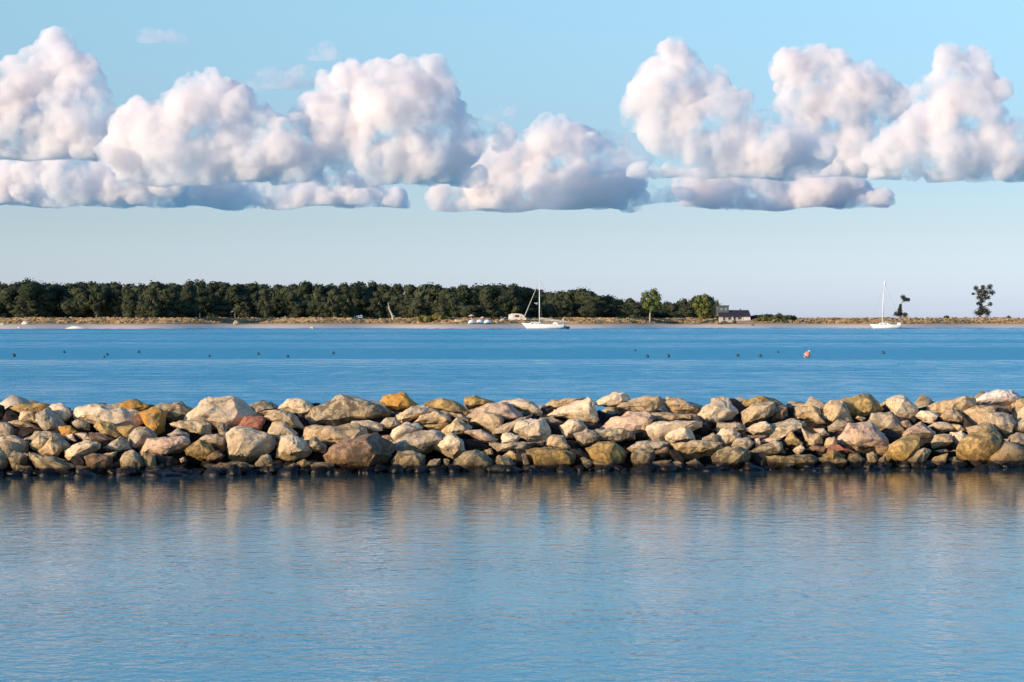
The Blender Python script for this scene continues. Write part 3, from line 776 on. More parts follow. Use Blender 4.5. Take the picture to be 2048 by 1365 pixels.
# first row of the wood, tree by tree
MARKS = [(50, 'far left dune boulder'), (145, 'upturned white rowing boat'), (472, 'tan beach boulder'), (780, 'bleached dead trunk'), (870, 'olive scrub mound'), (958, 'white upturned dinghies'), (1078, 'tall sailing boat mast'), (1303, 'pale trunked green tree')]
ORD = ['', 'first', 'second', 'third', 'fourth', 'fifth', 'sixth', 'seventh', 'eighth', 'ninth', 'tenth', 'eleventh', 'twelfth']
rnd = random.Random(4)
PROTO = []
for k in range(7):
    h, w = 10.0, [7.6, 6.2, 8.4, 7.0, 6.6, 8.0, 5.8][k]
    L = tree_lumps(h, w, rnd, 16 + k % 3, .10 if k % 2 else .16)
    cv, cf = crown_geometry(L, rnd, 85, .34)
    me_c = mesh_from('crown', cv, cf, LEAF_DARK)
    lean = rnd.uniform(-.5, .5)
    tv = [tube([(0, 0, -.6), (lean * .3, 0, 2.5), (lean, 0, 5), (lean * .8, 0, 8)], [.24, .19, .14, .05])]
    for q in range(4):
        a = rnd.uniform(0, 6.28); z0 = rnd.uniform(2.5, 5.5)
        tv.append(tube([(lean * .5, 0, z0), (math.cos(a) * w * .2, math.sin(a) * w * .2, z0 + 1.2), (math.cos(a) * w * .36, math.sin(a) * w * .36, z0 + 2.2)], [.11, .08, .03], 5))
    vs, fs = join(tv); me_t = mesh_from('trunk', vs, fs, BARK_PALE if k in (1, 4) else BARK)
    PROTO.append((me_c, me_t))
spots = []; px = -110
while px < 1425:
    spots.append(px); px += rnd.uniform(15, 27)
seen = {}
for j, px in enumerate(spots):
    p = on_land(px, rnd.uniform(40, 58)); p.z -= .15
    ty = top_y(px) + rnd.choice((3, 8, 16, 26, 36)) * (1 if top_y(px) < 590 else .4) + rnd.uniform(0, 4)
    h = H + (YH - ty) / F * p.y - p.z
    k = rnd.randrange(7); s = h / 10.0; sxy = max(.62, s) * rnd.uniform(.95, 1.35) * (1 if s > .7 else 1.1)
    mk = min(MARKS, key=lambda q: abs(q[0] - px)); side = 'left' if px < mk[0] else 'right'
    seen.setdefault((mk[1], side), []).append((abs(px - mk[0]), j))
    o = thing('broadleaf_tree', p, 'tree', 'tree', 'first row of trees along the edge of the wood', rnd.uniform(-.6, .6))
    o.scale = (sxy, sxy, s)
    c = bpy.data.objects.new('crown', PROTO[k][0]); link(c, o); t = bpy.data.objects.new('trunk', PROTO[k][1]); link(t, o)
    spots[j] = (px, h, o)
for (mk, side), lst in seen.items():
    for r, (_, j) in enumerate(sorted(lst)):
        px, h, o = spots[j]
        o['label'] = f"{'tall' if h > 9.5 else 'short'} dark tree, {ORD[r + 1] if r < 12 else 'far'} to the {side} of the {mk}" if px > -12 else f'dark tree of the wood, {ORD[min(12, r + 1)]} one left of the far left dune boulder'
# single trees
def lone_tree(name, label, base, lumps_px, trunk_px, leaf, bark, tr=.16, leaves=70, size=.3, core=.7, seedv=1, branches=()):
    rnd = random.Random(seedv); D = base.y; k = D / F
    o = thing(name, base, label, 'tree')
    def loc(px, py, dy=0): q = at(px, py, D) - base; q.y = dy; return q
    L = [(loc(x, y).x, rnd.uniform(-.5, .5) * r * k, loc(x, y).z, r * k * fx * 1.1, r * k * 1.1) for (x, y, r, fx) in lumps_px]
    v, f = crown_geometry(L, rnd, leaves, size, core); part('crown', o, v, f, leaf)
    pts = [loc(x, y) for x, y in trunk_px]; pts[0].z = -.5
    ps = [tube(pts, [tr * (1 - .75 * i / (len(pts) - 1)) for i in range(len(pts))])]
    for b in branches: ps.append(tube([loc(x, y, rnd.uniform(-.3, .3)) for x, y in b], [tr * .6, tr * .3][:len(b)] if len(b) == 2 else [tr * .45, tr * .3, tr * .15], 5))
    v, f = join(ps); part('trunk', o, v, f, bark)
    return o
lone_tree('broadleaf_tree', 'bright green round tree with a pale bare trunk standing alone at the beach', on_land(1301, 22),
          [(1292,591,8,1.1),(1307,586,9,1.1),(1314,596,9,1),(1300,603,11,1.1),(1313,608,9,1),(1292,612,9,1),(1304,617,9,1),(1318,618,6,1),(1286,600,5,1)], [(1300,646),(1300,630),(1302,612),(1305,592)], LEAF_BRIGHT, BARK_PALE, .28, 90, .32, seedv=3, branches=[[(1301,622),(1292,606)],[(1302,616),(1314,600)]])
lone_tree('broadleaf_tree', 'yellow green bushy tree just left of the dark roofed house', on_land(1404, 30),
          [(1398,600,9,1),(1410,598,10,1),(1392,611,9,1),(1405,612,11,1),(1416,608,8,1),(1399,624,9,1),(1411,625,8,1),(1404,634,7,1.1)], [(1404,644),(1404,625),(1405,605)], LEAF_YELLOW, BARK, .2, 90, .32, seedv=5)
lone_tree('pine_tree', 'ragged dark pine with flat layered clumps, tallest tree on the bare spit at right', on_land(1961, 44),
          [(1952,577,5,1),(1966,576,5,1),(1979,575,6,1),(1984,586,6,1.1),(1958,584,6,1.2),(1971,584,7,1.4),(1960,596,5,1.6),(1974,596,5,1.4),(1957,608,4,1),(1962,612,3.5,1),(1980,609,4,1.1),(1955,626,7,1.2),(1970,621,8,1.2),(1975,627,7,1),(1963,627,7,1.2),(1946,588,2,1.5),(1965,590,5,2),(1964,603,4,1.5),(1962,618,4,1.4)], [(1959,641),(1961,620),(1964,600),(1965,578)], LEAF_PINE, BARK, .26, 130, .2, .5, 9, branches=[[(1964,600),(1980,585)],[(1963,606),(1952,580)],[(1962,616),(1980,609)],[(1961,628),(1973,622)],[(1964,598),(1975,596)],[(1964,590),(1946,588)]])
lone_tree('pine_tree', 'small leaning dark pine with a separate top clump, right of the smaller boat mast', on_land(1801, 44),
          [(1806,595,4.5,1.1),(1810,600,4.5,1.2),(1816,600,4,1),(1801,611,2.5,1),(1800,616,3.5,1),(1799,622,5,1.1),(1793,629,5,1.3),(1801,629,6,1.2),(1810,631,5,1.2)], [(1801,640),(1800,622),(1802,610),(1808,598)], LEAF_PINE, BARK, .14, 130, .18, .55, 12, branches=[[(1800,625),(1812,630)],[(1804,605),(1815,601)]])
# dead trunk
b = on_land(787, 30); k = b.y / F
def lp(px, py, base): q = at(px, py, base.y) - base; q.y = 0; return q
v, f = join([tube([Vector((0, 0, -.4)), lp(785, 632, b), lp(779, 620, b), lp(776, 605, b)], [.42, .3, .2, .06], 8), tube([lp(785, 638, b), lp(789, 632, b)], [.2, .1], 6), tube([lp(780, 622, b), lp(774, 614, b)], [.1, .03], 5)])
sn = bpy.data.objects.new('dead_trunk', mesh_from('dead_trunk', v, f, simple_mat('bleached_wood', (.5, .42, .33), .9, .25, 2))); link(sn); sn.location = b
tag(sn, 'bleached dead tree trunk leaning left in front of the wood', 'dead tree')
# bushes
def bush(px, t, wpx, hpx, label, leaf, seedv, n=7, group=None):
    rnd = random.Random(seedv); b = on_land(px, t); k = b.y / F; w, h = wpx * k, hpx * k
    L = [((j + .5) / n * w - w / 2, rnd.uniform(-.3, .3) * w * .3, h * rnd.uniform(.25, .5) * (1 - .5 * abs((j + .5) / n * 2 - 1) ** 2), w / n * rnd.uniform(.8, 1.2), h * .5 * (1 - .45 * abs((j + .5) / n * 2 - 1) ** 2) * rnd.uniform(.85, 1.1)) for j in range(n)]
    v, f = crown_geometry(L, rnd, 60, min(.24, h * .14), .85)
    o = bpy.data.objects.new('bush', mesh_from('bush', v, f, leaf)); link(o); o.location = b
    return tag(o, label, 'bush', group)
bush(868, 26, 70, 19, 'broad low olive mound of scrub on the beach edge', LEAF_OLIVE, 1, 8)
bush(1545, 30, 92, 16, 'long dark scrub bank to the right of the house', LEAF_DARK, 2, 10)
bush(1528, 24, 30, 13, 'lighter olive bush in front of the dark scrub bank', LEAF_OLIVE, 3, 5)
bush(1556, 24, 14, 9, 'small olive bush at the foot of the scrub bank, beach side', LEAF_OLIVE, 4, 4)
bush(1452, 14, 30, 5, 'low brown green hedge in front of the house', LEAF_OLIVE, 5, 7)
bush(1893, 42, 9, 8, 'tiny round dark bush on the bare spit, left of the tall pine', LEAF_PINE, 6, 3)
bush(2017, 42, 8, 7, 'tiny round dark bush on the bare spit, right of the tall pine', LEAF_PINE, 7, 3)
bush(1262, 22, 26, 6, 'low brown scrub on the sand left of the bright green tree', LEAF_OLIVE, 8, 5)
bush(1338, 20, 36, 5, 'low flat brown scrub on the sand right of the bright green tree', LEAF_OLIVE, 9, 6)
bush(1469, 16, 7, 9, 'small dark bush in front of the middle of the house wall', LEAF_OLIVE, 21, 3)
bush(1449, 16, 12, 8, 'small olive bush in front of the left half of the house wall', LEAF_OLIVE, 22, 3)
bush(1432, 36, 26, 30, 'tall dark bush against the left end of the house', LEAF_DARK, 10, 5)
bush(1432, 44, 18, 44, 'narrow dark bush with a pointed top behind the house corner', LEAF_DARK, 15, 4)
bush(1672, 32, 22, 4, 'flat rusty scrub on the spit left of the small pine', LEAF_OLIVE, 11, 4)
bush(1715, 30, 8, 5, 'small dark tuft on the dune crest above the white boat bow', LEAF_OLIVE, 12, 3)
bush(985, 34, 30, 8, 'low dark scrub behind the white dinghies', LEAF_DARK, 13, 5)
bush(1110, 30, 60, 7, 'low brown scrub behind the sailing boat', LEAF_OLIVE, 14, 8)
# beach boulders
def beach_rock(px, t, wpx, hpx, code, label, seedv):
    rnd = random.Random(seedv); b = on_land(px, t); k = b.y / F; V, Fc = icosphere(3); o_ = Vector((seedv * 7.7, 0, 0)); vs = []
    for v in V:
        s = 1 + noise.noise(Vector(v) * 1.2 + o_) * .5; vs.append((v[0] * wpx * k / 2 * s, v[1] * wpx * k / 2 * s, v[2] * hpx * k * .62 * s + hpx * k * .3))
    o = bpy.data.objects.new('boulder', mesh_from('boulder', vs, Fc, BR[code], True)); link(o); o.location = b
    tag(o, label, 'boulder')
BR = {'p': simple_mat('beach_stone_pale', (.72, .6, .45), .9, .2, 1.5), 't': simple_mat('beach_stone_tan', (.5, .37, .23), .9, .25, 1.5), 'd': simple_mat('beach_stone_dark', (.16, .12, .09), .9, .25, 1.5)}
for a in [(50, 17, 13, 7, 'p', 'pale boulder resting on the brown dune at far left', 1), (3, 13, 12, 5, 'p', 'pale low boulder cut by the left edge of the view', 2), (472, 13, 11, 8, 't', 'tan boulder with a shaded foot on the beach, left of centre', 3),
          (625, 1, 8, 4, 'p', 'small white stone at the water line, left of the dead trunk', 4), (700, 32, 13, 5, 't', 'flat tan boulder on the dune, left of the dead trunk, lower of two', 5), (712, 40, 9, 5, 't', 'tan boulder under the trees left of the dead trunk, upper of two', 6),
          (570, 42, 6, 6, 't', 'small grey stone deep under the trees, left of centre', 7), (1505, 9, 5, 4, 'd', 'small dark stone on the open sand below the house', 8), (38, 3, 6, 3, 'p', 'little white stone at the water line below the far left boulder', 9),
          (917, 24, 24, 7, 't', 'long low tan boulder between the scrub mound and the dinghies', 10), (991, 18, 14, 7, 't', 'tan block shaped boulder right of the dinghies', 11), (1006, 24, 13, 7, 't', 'tan boulder close to the left side of the camper', 12)]: beach_rock(*a)
# ---------------------------------------------------------------- boats
WHITE = simple_mat('white_gelcoat', (.82, .79, .74), .3, .03, 1, .5)
CREAM = simple_mat('cream_deck', (.7, .64, .54), .6, .06, 1)
ALU = simple_mat('painted_spar', (.72, .70, .66), .4, .05, 1, .5)
CANVAS_TAN = simple_mat('tan_canvas', (.55, .45, .34), .9, .12, 2)
CANVAS_GREY = simple_mat('grey_green_canvas', (.40, .40, .33), .9, .12, 2)
DARK = simple_mat('dark_glass', (.03, .035, .04), .15, .1, 1, .6)
NAVY = simple_mat('dark_stripe', (.05, .06, .10), .5, .1, 1)
RUBBER = simple_mat('grey_rubber', (.16, .15, .16), .7, .1, 1)
def box(x0, x1, y0, y1, z0, z1, tx=0, ty=0):
    v = [(x0, y0, z0), (x1, y0, z0), (x1, y1, z0), (x0, y1, z0), (x0 + tx, y0 + ty, z1), (x1 - tx, y0 + ty, z1), (x1 - tx, y1 - ty, z1), (x0 + tx, y1 - ty, z1)]
    return v, [(0, 3, 2, 1), (4, 5, 6, 7), (0, 1, 5, 4), (1, 2, 6, 5), (2, 3, 7, 6), (3, 0, 4, 7)]
def hull_geometry(L, B, fb_bow, fb_mid, fb_stern, draft=.35, n=22, m_=9, over=.10):
    """bow towards -x; lofted sections, deck included"""
    vs, fs, sheer = [], [], []
    for i in range(n):
        s = i / (n - 1); u = 1 - s                                   # s=0 bow
        b = B / 2 * min(1, (math.sin(min(1, s * 1.55) * math.pi / 2)) ** .85) * (1 - .32 * max(0, (s - .6) / .4) ** 1.6); b = max(b, .02)
        zt = fb_bow * (1 - s) ** 1.6 + fb_mid * (1 - (1 - s) ** 1.6 - max(0, s - .6) ** 1.5) + fb_stern * max(0, s - .6) ** 1.5
        keel = -draft * math.sin(math.pi * min(1, max(0, (s - .06) / .94)) ** .8)
        x = -L / 2 + L * s
        rake = over * L * (1 - s) ** 2
        row = []
        for j in range(m_):
            t = j / (m_ - 1) * math.pi; yy = b * math.cos(t) * (1 if True else 0); dep = math.sin(t) ** .65
            z = zt + (keel - zt) * dep
            xx = x + (rake * (zt - z) / max(.1, zt) if s < .5 else 0) - (.04 * L * (zt - z) if s > .93 else 0)
            vs.append((xx, yy, z)); row.append((xx, yy, z))
        sheer.append((x, b, zt))
    for i in range(n - 1):
        for j in range(m_ - 1):
            a = i * m_ + j; fs.append((a, a + 1, a + m_ + 1, a + m_))
        a = i * m_; fs.append((a, a + m_, a + m_ + m_ - 1, a + m_ - 1))
    fs.append(tuple((n - 1) * m_ + j for j in range(m_)))
    fs.append(tuple(j for j in range(m_))[::-1])
    return vs, fs, sheer
def sailing_boat():
    D = F * H / (658.6 - YH); k = D / F
    base = Vector(((1087 - CX) * k, D, 0)); X = lambda px: (px - 1087) * k; Z = lambda py: H - (py - YH) * k
    o = thing('sailing_boat', base, 'white sailing boat with a tall bare mast anchored just right of centre', 'sailing boat')
    L = 88 * k; v, f, sh = hull_geometry(L, 3.0, Z(646.5), Z(650.2), Z(649), .45, over=.13)
    part('hull', o, v, f, WHITE, True)
    part('boot_stripe', o, *join([tube([(x, s_ * (b * .985 + .015), .10) for x, b, z in sh[3:-1]], [.05] * (len(sh) - 4), 5) for s_ in (-1, 1)]), NAVY)
    part('toe_rail', o, *join([tube([(x, s_ * b, z + .03) for x, b, z in sh], [.035] * len(sh), 5) for s_ in (-1, 1)]), CREAM)
    cb = part('cabin', o, *box(X(1058), X(1084), -.95, .95, Z(650), Z(645.3), .35, .2), WHITE)
    for q in range(3):
        xx = X(1063 + q * 7); part('window', cb, *box(xx, xx + .5, -.9, .9, Z(648.4), Z(646.8)), DARK)
        cb.children[-1].scale = (1, 1.07, 1)
    part('hatch', cb, *box(X(1068), X(1073), -.3, .3, Z(645.3), Z(644.6), .05, .05), CREAM)
    part('cockpit_coaming', o, *join([box(X(1084), X(1118), s_ * 1.05 - .06, s_ * 1.05 + .06, Z(651), Z(648.6)) for s_ in (-1, 1)]), WHITE)
    dv = [(X(1104), -.9, Z(650)), (X(1104), .9, Z(650)), (X(1118), 1.0, Z(650)), (X(1118), -1.0, Z(650)), (X(1107), -.7, Z(645)), (X(1107), .7, Z(645)), (X(1112), .75, Z(644.6)), (X(1112), -.75, Z(644.6))]
    part('spray_hood', o, dv, [(0, 1, 5, 4), (4, 5, 6, 7), (7, 6, 2, 3), (0, 4, 7, 3), (1, 2, 6, 5)], WHITE)
    mx = X(1079)
    mast = part('mast', o, *tube([(mx, 0, Z(648)), (mx, 0, Z(610)), (mx - .02, 0, Z(559))], [.13, .125, .09], 10), ALU, True)
    part('spreader', mast, *join([tube([(mx, 0, Z(y_)), (mx + .1, s_ * .75, Z(y_) + .05)], [.035, .025], 5) for y_ in (592, 618) for s_ in (-1, 1)]), ALU)
    part('masthead', mast, *join([box(mx - .22, mx + .22, -.06, .06, Z(559.5), Z(558)), tube([(mx, 0, Z(558)), (mx, 0, Z(554))], [.02, .012], 5)]), ALU)
    bm_ = part('boom', o, *tube([(mx, 0, Z(640)), (X(1134), 0, Z(644.2))], [.07, .07], 8), ALU)
    n = 12; pts, rd = [], []
    for i in range(n): s = i / (n - 1); pts.append((mx + .1 + (X(1126) - mx - .1) * s, 0, Z(637 + 5.2 * s) + .05 * math.sin(s * 17))); rd.append(.05 + .21 * math.sin(math.pi * min(.93, s * .75 + .2)) * (1 - .45 * s))
    part('sail_cover', bm_, *tube(pts, rd, 9), CANVAS_TAN, True)
    n = 14; pts, rd = [], []
    for i in range(n): s = i / (n - 1); pts.append((X(1047.5 + 25.5 * s), 0, Z(637 - 61 * s))); rd.append(.13 * (1 - .35 * s) * (1 + .12 * math.sin(i * 2.1)) * (1 if 0 < i < n - 1 else .4))
    part('furled_jib', o, *tube(pts, rd, 8), CANVAS_GREY, True)
    wires = [tube([(X(1044), 0, Z(647)), (X(1047.5), 0, Z(637))], [.02, .02], 4), tube([(X(1073), 0, Z(576)), (mx, 0, Z(561))], [.018, .018], 4), tube([(mx, 0, Z(559)), (X(1128), 0, Z(649))], [.016, .016], 4)]
    for s_ in (-1, 1): wires += [tube([(mx + .1, s_ * 1.35, Z(650)), (mx + .1, s_ * .75, Z(618)), (mx + .1, s_ * .75, Z(592)), (mx, 0, Z(562))], [.014] * 4, 4), tube([(mx + .9, s_ * 1.38, Z(650)), (mx + .02, 0, Z(600))], [.014] * 2, 4)]
    part('rigging', o, *join(wires), RUBBER)
    rails = []
    for s_ in (-1, 1):
        for i in (1, 5, 9, 13, 17, 20): rails.append(tube([(sh[i][0], s_ * sh[i][1] * .95, sh[i][2]), (sh[i][0], s_ * sh[i][1] * .95, sh[i][2] + .6)], [.018, .018], 4))
        rails.append(tube([(sh[i][0], s_ * sh[i][1] * .95, sh[i][2] + .6) for i in range(1, 21)], [.012] * 20, 4))
    part('guard_rail', o, *join(rails), ALU)
    part('stern_post', o, *tube([(X(1126), .2, Z(650)), (X(1126), .2, Z(636.5))], [.06, .04], 6), ALU)
    part('flag', o, [(X(1126), .2, Z(637)), (X(1123.5), .25, Z(642.5)), (X(1127.5), .15, Z(643)), (X(1127), .2, Z(637))], [(0, 1, 2, 3)], CREAM)
    part('rudder', o, *box(L / 2 - .35, L / 2 + .05, -.04, .04, -.6, Z(651)), WHITE)
    d = thing('dinghy', Vector(((1130 - CX) * k, D + .6, 0)), 'small grey inflatable dinghy tied behind the stern of the sailing boat', 'dinghy')
    v, f, _ = hull_geometry(2.3, 1.3, .62, .45, .45, .15, 12, 7, .05); part('hull', d, v, f, RUBBER, True)
    part('side_tube', d, *join([tube([(-1.1, 0, .66), (-.6, s_ * .5, .5), (.3, s_ * .6, .46), (1.2, s_ * .55, .46)], [.13, .17, .17, .15], 8) for s_ in (-1, 1)]), RUBBER, True)
    part('oar', d, *tube([(-.6, -.35, .62), (.9, .3, .66)], [.03, .03], 5), CREAM)
sailing_boat()
def second_boat():
    D = F * H / (657.8 - YH); k = D / F; c = 1771
    base = Vector(((c - CX) * k, D, 0)); X = lambda px: (px - c) * k; Z = lambda py: H - (py - YH) * k
    o = thing('sailing_boat', base, 'smaller white sailing boat with a thin mast moored off the bare spit at right', 'sailing boat')
    v, f, sh = hull_geometry(63 * k, 2.5, Z(648.8), Z(650), Z(650.2), .4, over=.12); part('hull', o, v, f, WHITE, True)
    part('boot_stripe', o, *join([tube([(x, s_ * (b * .985 + .015), .08) for x, b, z in sh[3:-1]], [.04] * (len(sh) - 4), 5) for s_ in (-1, 1)]), NAVY)
    cb = part('cabin', o, *box(X(1752), X(1783), -.8, .8, Z(651), Z(646), 1.1, .22), WHITE)
    for q in range(2): part('window', cb, *box(X(1760 + q * 8), X(1764 + q * 8), -.79, .79, Z(649.4), Z(648)), DARK)
    part('spray_hood', o, *box(X(1794), X(1802), -.7, .7, Z(651), Z(645.2), .25, .15), WHITE)
    mast = part('mast', o, *tube([(X(1764.8), 0, Z(648)), (X(1766.4), 0, Z(605)), (X(1769.3), 0, Z(565))], [.17, .13, .10], 8), ALU, True)
    hx = X(1769.6)
    part('masthead', mast, *tube([(hx - .05, 0, Z(573)), (hx, 0, Z(569)), (hx + .05, 0, Z(564)), (hx + .05, 0, Z(561.5))], [.12, .22, .24, .06], 8), WHITE, True)
    part('boom', o, *tube([(X(1766), 0, Z(643.5)), (X(1792), 0, Z(645.5))], [.10, .06], 7), CANVAS_TAN)
    part('rigging', o, *join([tube([(X(1741), 0, Z(649)), (X(1769), 0, Z(567))], [.012] * 2, 4), tube([(X(1802), 0, Z(650)), (X(1769), 0, Z(564))], [.012] * 2, 4)]), RUBBER)
second_boat()
def upturned(px, t, wid, hgt, length, label, rz, name='dinghy', group=None, zoff=0, mat=None):
    b = on_land(px, t); o = thing(name, b + Vector((0, 0, zoff)), label, 'dinghy' if name == 'dinghy' else 'rowing boat', group, rz)
    v, f, sh = hull_geometry(length, wid, .10, .10, .10, hgt, 14, 9, .03)
    v = [(x, y, -z + .12) for x, y, z in v]; f = [q[::-1] for q in f]
    part('hull', o, v, f, mat or WHITE, True)
    part('keel', o, *tube([(-length * .42, 0, hgt * .75 + .1), (0, 0, hgt + .13), (length * .42, 0, hgt * .6 + .1)], [.03, .04, .03], 5), CREAM)
    part('gunwale', o, *join([tube([(x, s_ * b_ * 1.01, .03) for x, b_, z in sh], [.04] * len(sh), 5) for s_ in (-1, 1)]), CREAM)
upturned(943, 20, 2.0, .9, 3.0, 'leftmost of the three white upturned dinghies on the beach', 1.2, zoff=.1)
upturned(960, 20, 2.0, .95, 3.2, 'middle one of the three white upturned dinghies on the beach', 1.4, zoff=.1)
upturned(975, 20, 2.0, .85, 3.0, 'rightmost of the three white upturned dinghies on the beach', 1.7, zoff=.1)
upturned(150, -1, 1.7, .55, 5.0, 'upturned white rowing boat lying along the water line at far left', .05, 'rowing_boat', zoff=.1)
PINK = simple_mat('faded_pink_paint', (.72, .42, .40), .7, .1, 1); PINKW = simple_mat('pinkish_white_panel', (.74, .58, .52), .5, .08, .6)
def parasol(px, t, w, h, label):
    b = on_land(px, t); o = thing('parasol', b, label, 'parasol'); n = 10
    vs = [(0, 0, h)] + [(w / 2 * math.cos(i / n * 6.283), w / 2 * math.sin(i / n * 6.283), h - .42) for i in range(n)] + [(w / 2 * math.cos(i / n * 6.283) * .98, w / 2 * math.sin(i / n * 6.283) * .98, h - .52) for i in range(n)]
    fs = [(0, 1 + i, 1 + (i + 1) % n) for i in range(n)] + [(1 + i, 1 + n + i, 1 + n + (i + 1) % n, 1 + (i + 1) % n) for i in range(n)]
    part('canopy', o, vs, fs, PINK); part('pole', o, *tube([(0, 0, -.2), (0, 0, h)], [.03, .03], 6), ALU)
parasol(943, 30, 1.6, 1.75, 'small faded pink parasol behind the leftmost white dinghy')
parasol(965, 26, 1.3, 1.5, 'smaller pale pink parasol behind the middle white dinghy')
def camper():
    b = on_land(1036, 26); k = b.y / F; o = thing('camper_trailer', b, 'small pale pink rounded camper trailer parked on the dune left of the sailing boat', 'trailer')
    prof = [(-2.5, .35), (-2.6, 1.0), (-2.45, 1.75), (-1.9, 2.15), (-.9, 2.2), (.6, 2.1), (1.4, 1.8), (1.9, 1.2), (2.2, .9), (2.3, .45)]
    n = len(prof); vs = [(x, -1.0, z) for x, z in prof] + [(x, 1.0, z) for x, z in prof]
    fs = [tuple(range(n))[::-1], tuple(range(n, 2 * n))] + [(i, i + 1, n + i + 1, n + i) for i in range(n - 1)] + [(n - 1, 0, n, 2 * n - 1)]
    part('body', o, vs, fs, PINKW)
    part('front_panel', o, *box(-2.66, -1.3, -1.04, -.99, .6, 1.9, .12), WHITE)
    part('window', o, *box(-.8, .3, -1.05, -.98, 1.2, 1.75), DARK); part('door', o, *box(.55, 1.15, -1.04, -.98, .5, 1.65), CANVAS_TAN)
    for x in (-.5, .9):
        v, f = tube([(x, -1.05, .3), (x, -.8, .3)], [.33, .33], 14); part('wheel', o, v, f, RUBBER)
    part('drawbar', o, *tube([(2.2, 0, .45), (3.2, 0, .4)], [.06, .05], 6), RUBBER)
camper()
def house():
    b = on_land(1469, 25); D = b.y; k = D / F; X = lambda px: (px - 1469) * k; Z = lambda py: at(0, py, D).z - b.z
    o = thing('house', b, 'low dark roofed house with pale walls at the right end of the wood', 'house')
    wall = simple_mat('pale_lilac_wall', (.40, .37, .41), .8, .06, .5); roofm = simple_mat('dark_slate_roof', (.035, .03, .04), .8, .25, 1.2); grey = simple_mat('dark_grey_boards', (.09, .10, .11), .8, .2, 1)
    part('wall', o, *box(X(1441), X(1500), 0, 5.5, -.6, Z(632)), wall)
    rx0, rx1, ze, zr = X(1438), X(1501.5), Z(632.6), Z(620.5)
    rv = [(rx0, -.6, ze), (rx1, -.6, ze), (rx1, 6.1, ze), (rx0, 6.1, ze), (rx0, 2.4, zr), (rx1 - .35, 2.4, zr), (rx0, -.6, ze - .18), (rx1, -.6, ze - .18), (rx1, 6.1, ze - .18), (rx0, 6.1, ze - .18)]
    part('roof', o, rv, [(0, 1, 5, 4), (2, 3, 4, 5), (1, 2, 5), (3, 0, 4), (6, 9, 8, 7), (0, 6, 7, 1), (1, 7, 8, 2), (2, 8, 9, 3), (3, 9, 6, 0)], roofm)
    up = part('upper_storey', o, *box(X(1436), X(1458.5), 1.2, 5.2, Z(633), Z(612.4)), grey)
    part('upper_roof', o, *box(X(1435), X(1459.5), 1.0, 5.4, Z(612.4), Z(611.2)), roofm)
    for x0, x1 in ((1441, 1446), (1450, 1455)):
        w = part('window', up, *box(X(x0), X(x1), 1.14, 1.22, Z(621), Z(616.5)), simple_mat('grey_pane', (.22, .24, .27), .2, .05, 1))
    part('chimney', o, *box(X(1481), X(1484), 2.2, 2.8, Z(623), Z(618)), grey)
    for x0, x1, y1 in ((1446, 1450, 641), (1456, 1462, 640), (1476, 1482, 639.5)):
        w = part('window', o, *box(X(x0), X(x1), -.06, .04, Z(y1), Z(635.4)), DARK)
        fx0, fx1, fz0, fz1 = X(x0), X(x1), Z(y1), Z(635.4)
        fv = [(a, y_, c) for y_ in (-.09, -.03) for a, c in ((fx0 - .08, fz0 - .08), (fx1 + .08, fz0 - .08), (fx1 + .08, fz1 + .05), (fx0 - .08, fz1 + .05), (fx0, fz0), (fx1, fz0), (fx1, fz1), (fx0, fz1))]
        ff = [(i, (i + 1) % 4, 4 + (i + 1) % 4, 4 + i) for i in range(4)] + [(8 + i, i, (i + 1) % 4, 8 + (i + 1) % 4)[::-1] for i in range(4)] + [(4 + i, 4 + (i + 1) % 4, 12 + (i + 1) % 4, 12 + i) for i in range(4)]
        part('window_frame', w, fv, ff, CREAM)
    part('door', o, *box(X(1467.5), X(1471), -.05, .03, -.2, Z(634.8)), grey)
    part('end_wall', o, *box(X(1486.5), X(1500.5), -.35, -.02, -.6, Z(633.4)), simple_mat('whitewashed_wall', (.62, .54, .55), .8, .05, .5))
    for x_ in (1443, 1464, 1484): part('porch_post', o, *box(X(x_), X(x_) + .12, -.55, -.43, -.5, ze - .18), CREAM)
house()
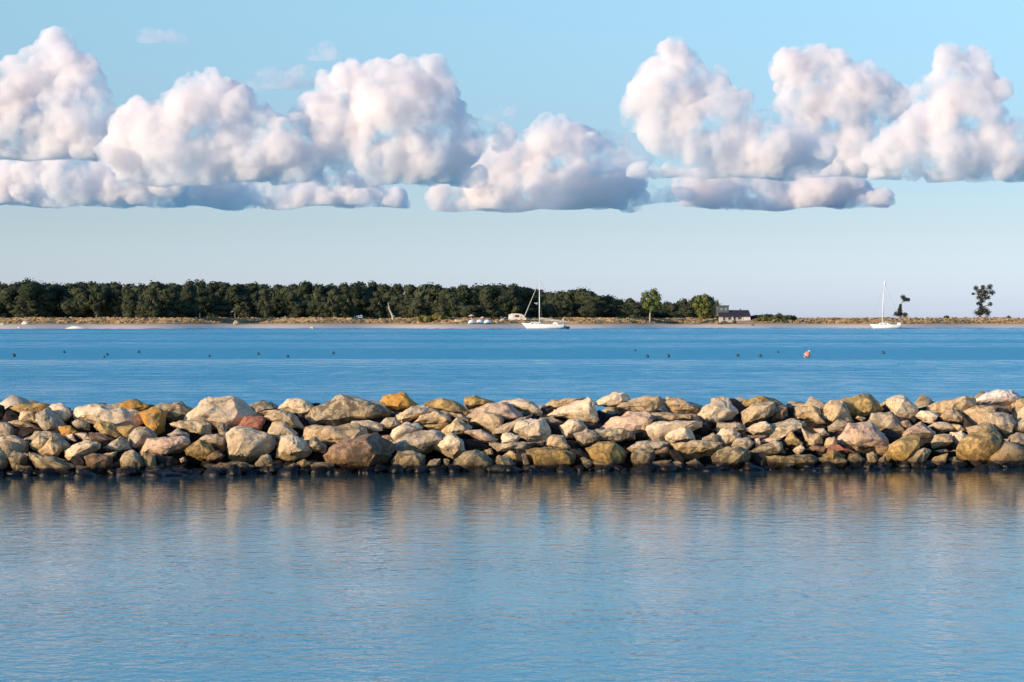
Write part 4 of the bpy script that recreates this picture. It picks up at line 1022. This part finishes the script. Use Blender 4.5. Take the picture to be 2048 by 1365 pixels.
# ---------------------------------------------------------------- buoys on the bay
BUOY_DARK = simple_mat('dark_blue_float', (.03, .10, .17), .5, .2, 4); BUOY_PINK = simple_mat('orange_pink_float', (.80, .30, .20), .4, .15, 3)
V3, F3 = icosphere(2)
bv = [(x * .15, y * .15, z * .15 + .06) for x, y, z in V3.tolist()]
bs, bf = tube([(0, 0, .15), (0, 0, .27)], [.035, .03], 8)
me_b = mesh_from('float', bv, F3, BUOY_DARK, True); me_s = mesh_from('top_ring', bs, bf, RUBBER)
BU = [(27, 711, 1.3, 'dark round buoy, first from the left edge of the view'), (128, 703.5, 1, 'dark round buoy, upper one between the first and the far left pair'), (208, 713, .8, 'low dark buoy, lower of the touching pair at left'), (214, 708.5, 1, 'dark round buoy, upper of the touching pair at left'),
      (277, 703.5, 1.1, 'dark round buoy just right of the touching pair at left'), (418, 711.5, .9, 'low dark buoy midway between the left pair and the middle left ones'), (516, 707, 1, 'dark round buoy left of the dead trunk, on the nearer dark lane'), (575, 712.5, 1, 'dark round buoy, lowest of those left of the dead trunk'), (666, 706, 1.1, 'dark round buoy, last one before the long gap in the middle'),
      (1270, 700, .9, 'dark round buoy, first after the long gap in the middle'), (1294, 712.5, 1.1, 'dark round buoy below the bright green tree, left of two'), (1336, 712, 1.2, 'dark round buoy below the bright green tree, right of two'), (1475, 710.5, 1.1, 'dark round buoy below the house'), (1520, 711, 1.1, 'dark round buoy left of the orange pink buoy'), (1556, 703, .8, 'small dark buoy on the upper line left of the orange pink buoy'), (1766, 705, 1.2, 'dark round buoy below the smaller white sailing boat')]
root = None
for px, py, s, lab in BU:
    D = F * H / (py + 3 - YH); loc = Vector(((px - CX) / F * D, D, 0))
    o = thing('mooring_buoy', loc, lab, 'buoy', 'dark mooring buoys scattered on the bay'); o.scale = (s * .8,) * 3
    link(bpy.data.objects.new('float', me_b), o); link(bpy.data.objects.new('top_ring', me_s), o)
D = F * H / (715 - YH); o = thing('mooring_buoy', Vector(((1612 - CX) / F * D, D, 0)), 'orange pink pear shaped buoy leaning to the right, the only bright one', 'buoy')
o.rotation_euler = (0, .5, 0)
part('float', o, [(x * .21 * (1 - .25 * z), y * .21 * (1 - .25 * z), z * .28 + .16) for x, y, z in V3.tolist()], F3, BUOY_PINK, True)
part('cap', o, *tube([(0, 0, .38), (0, 0, .47)], [.08, .05], 8), WHITE)
part('waterline_band', o, *tube([(0, 0, -.02), (0, 0, .06)], [.205, .225], 14), BUOY_DARK)
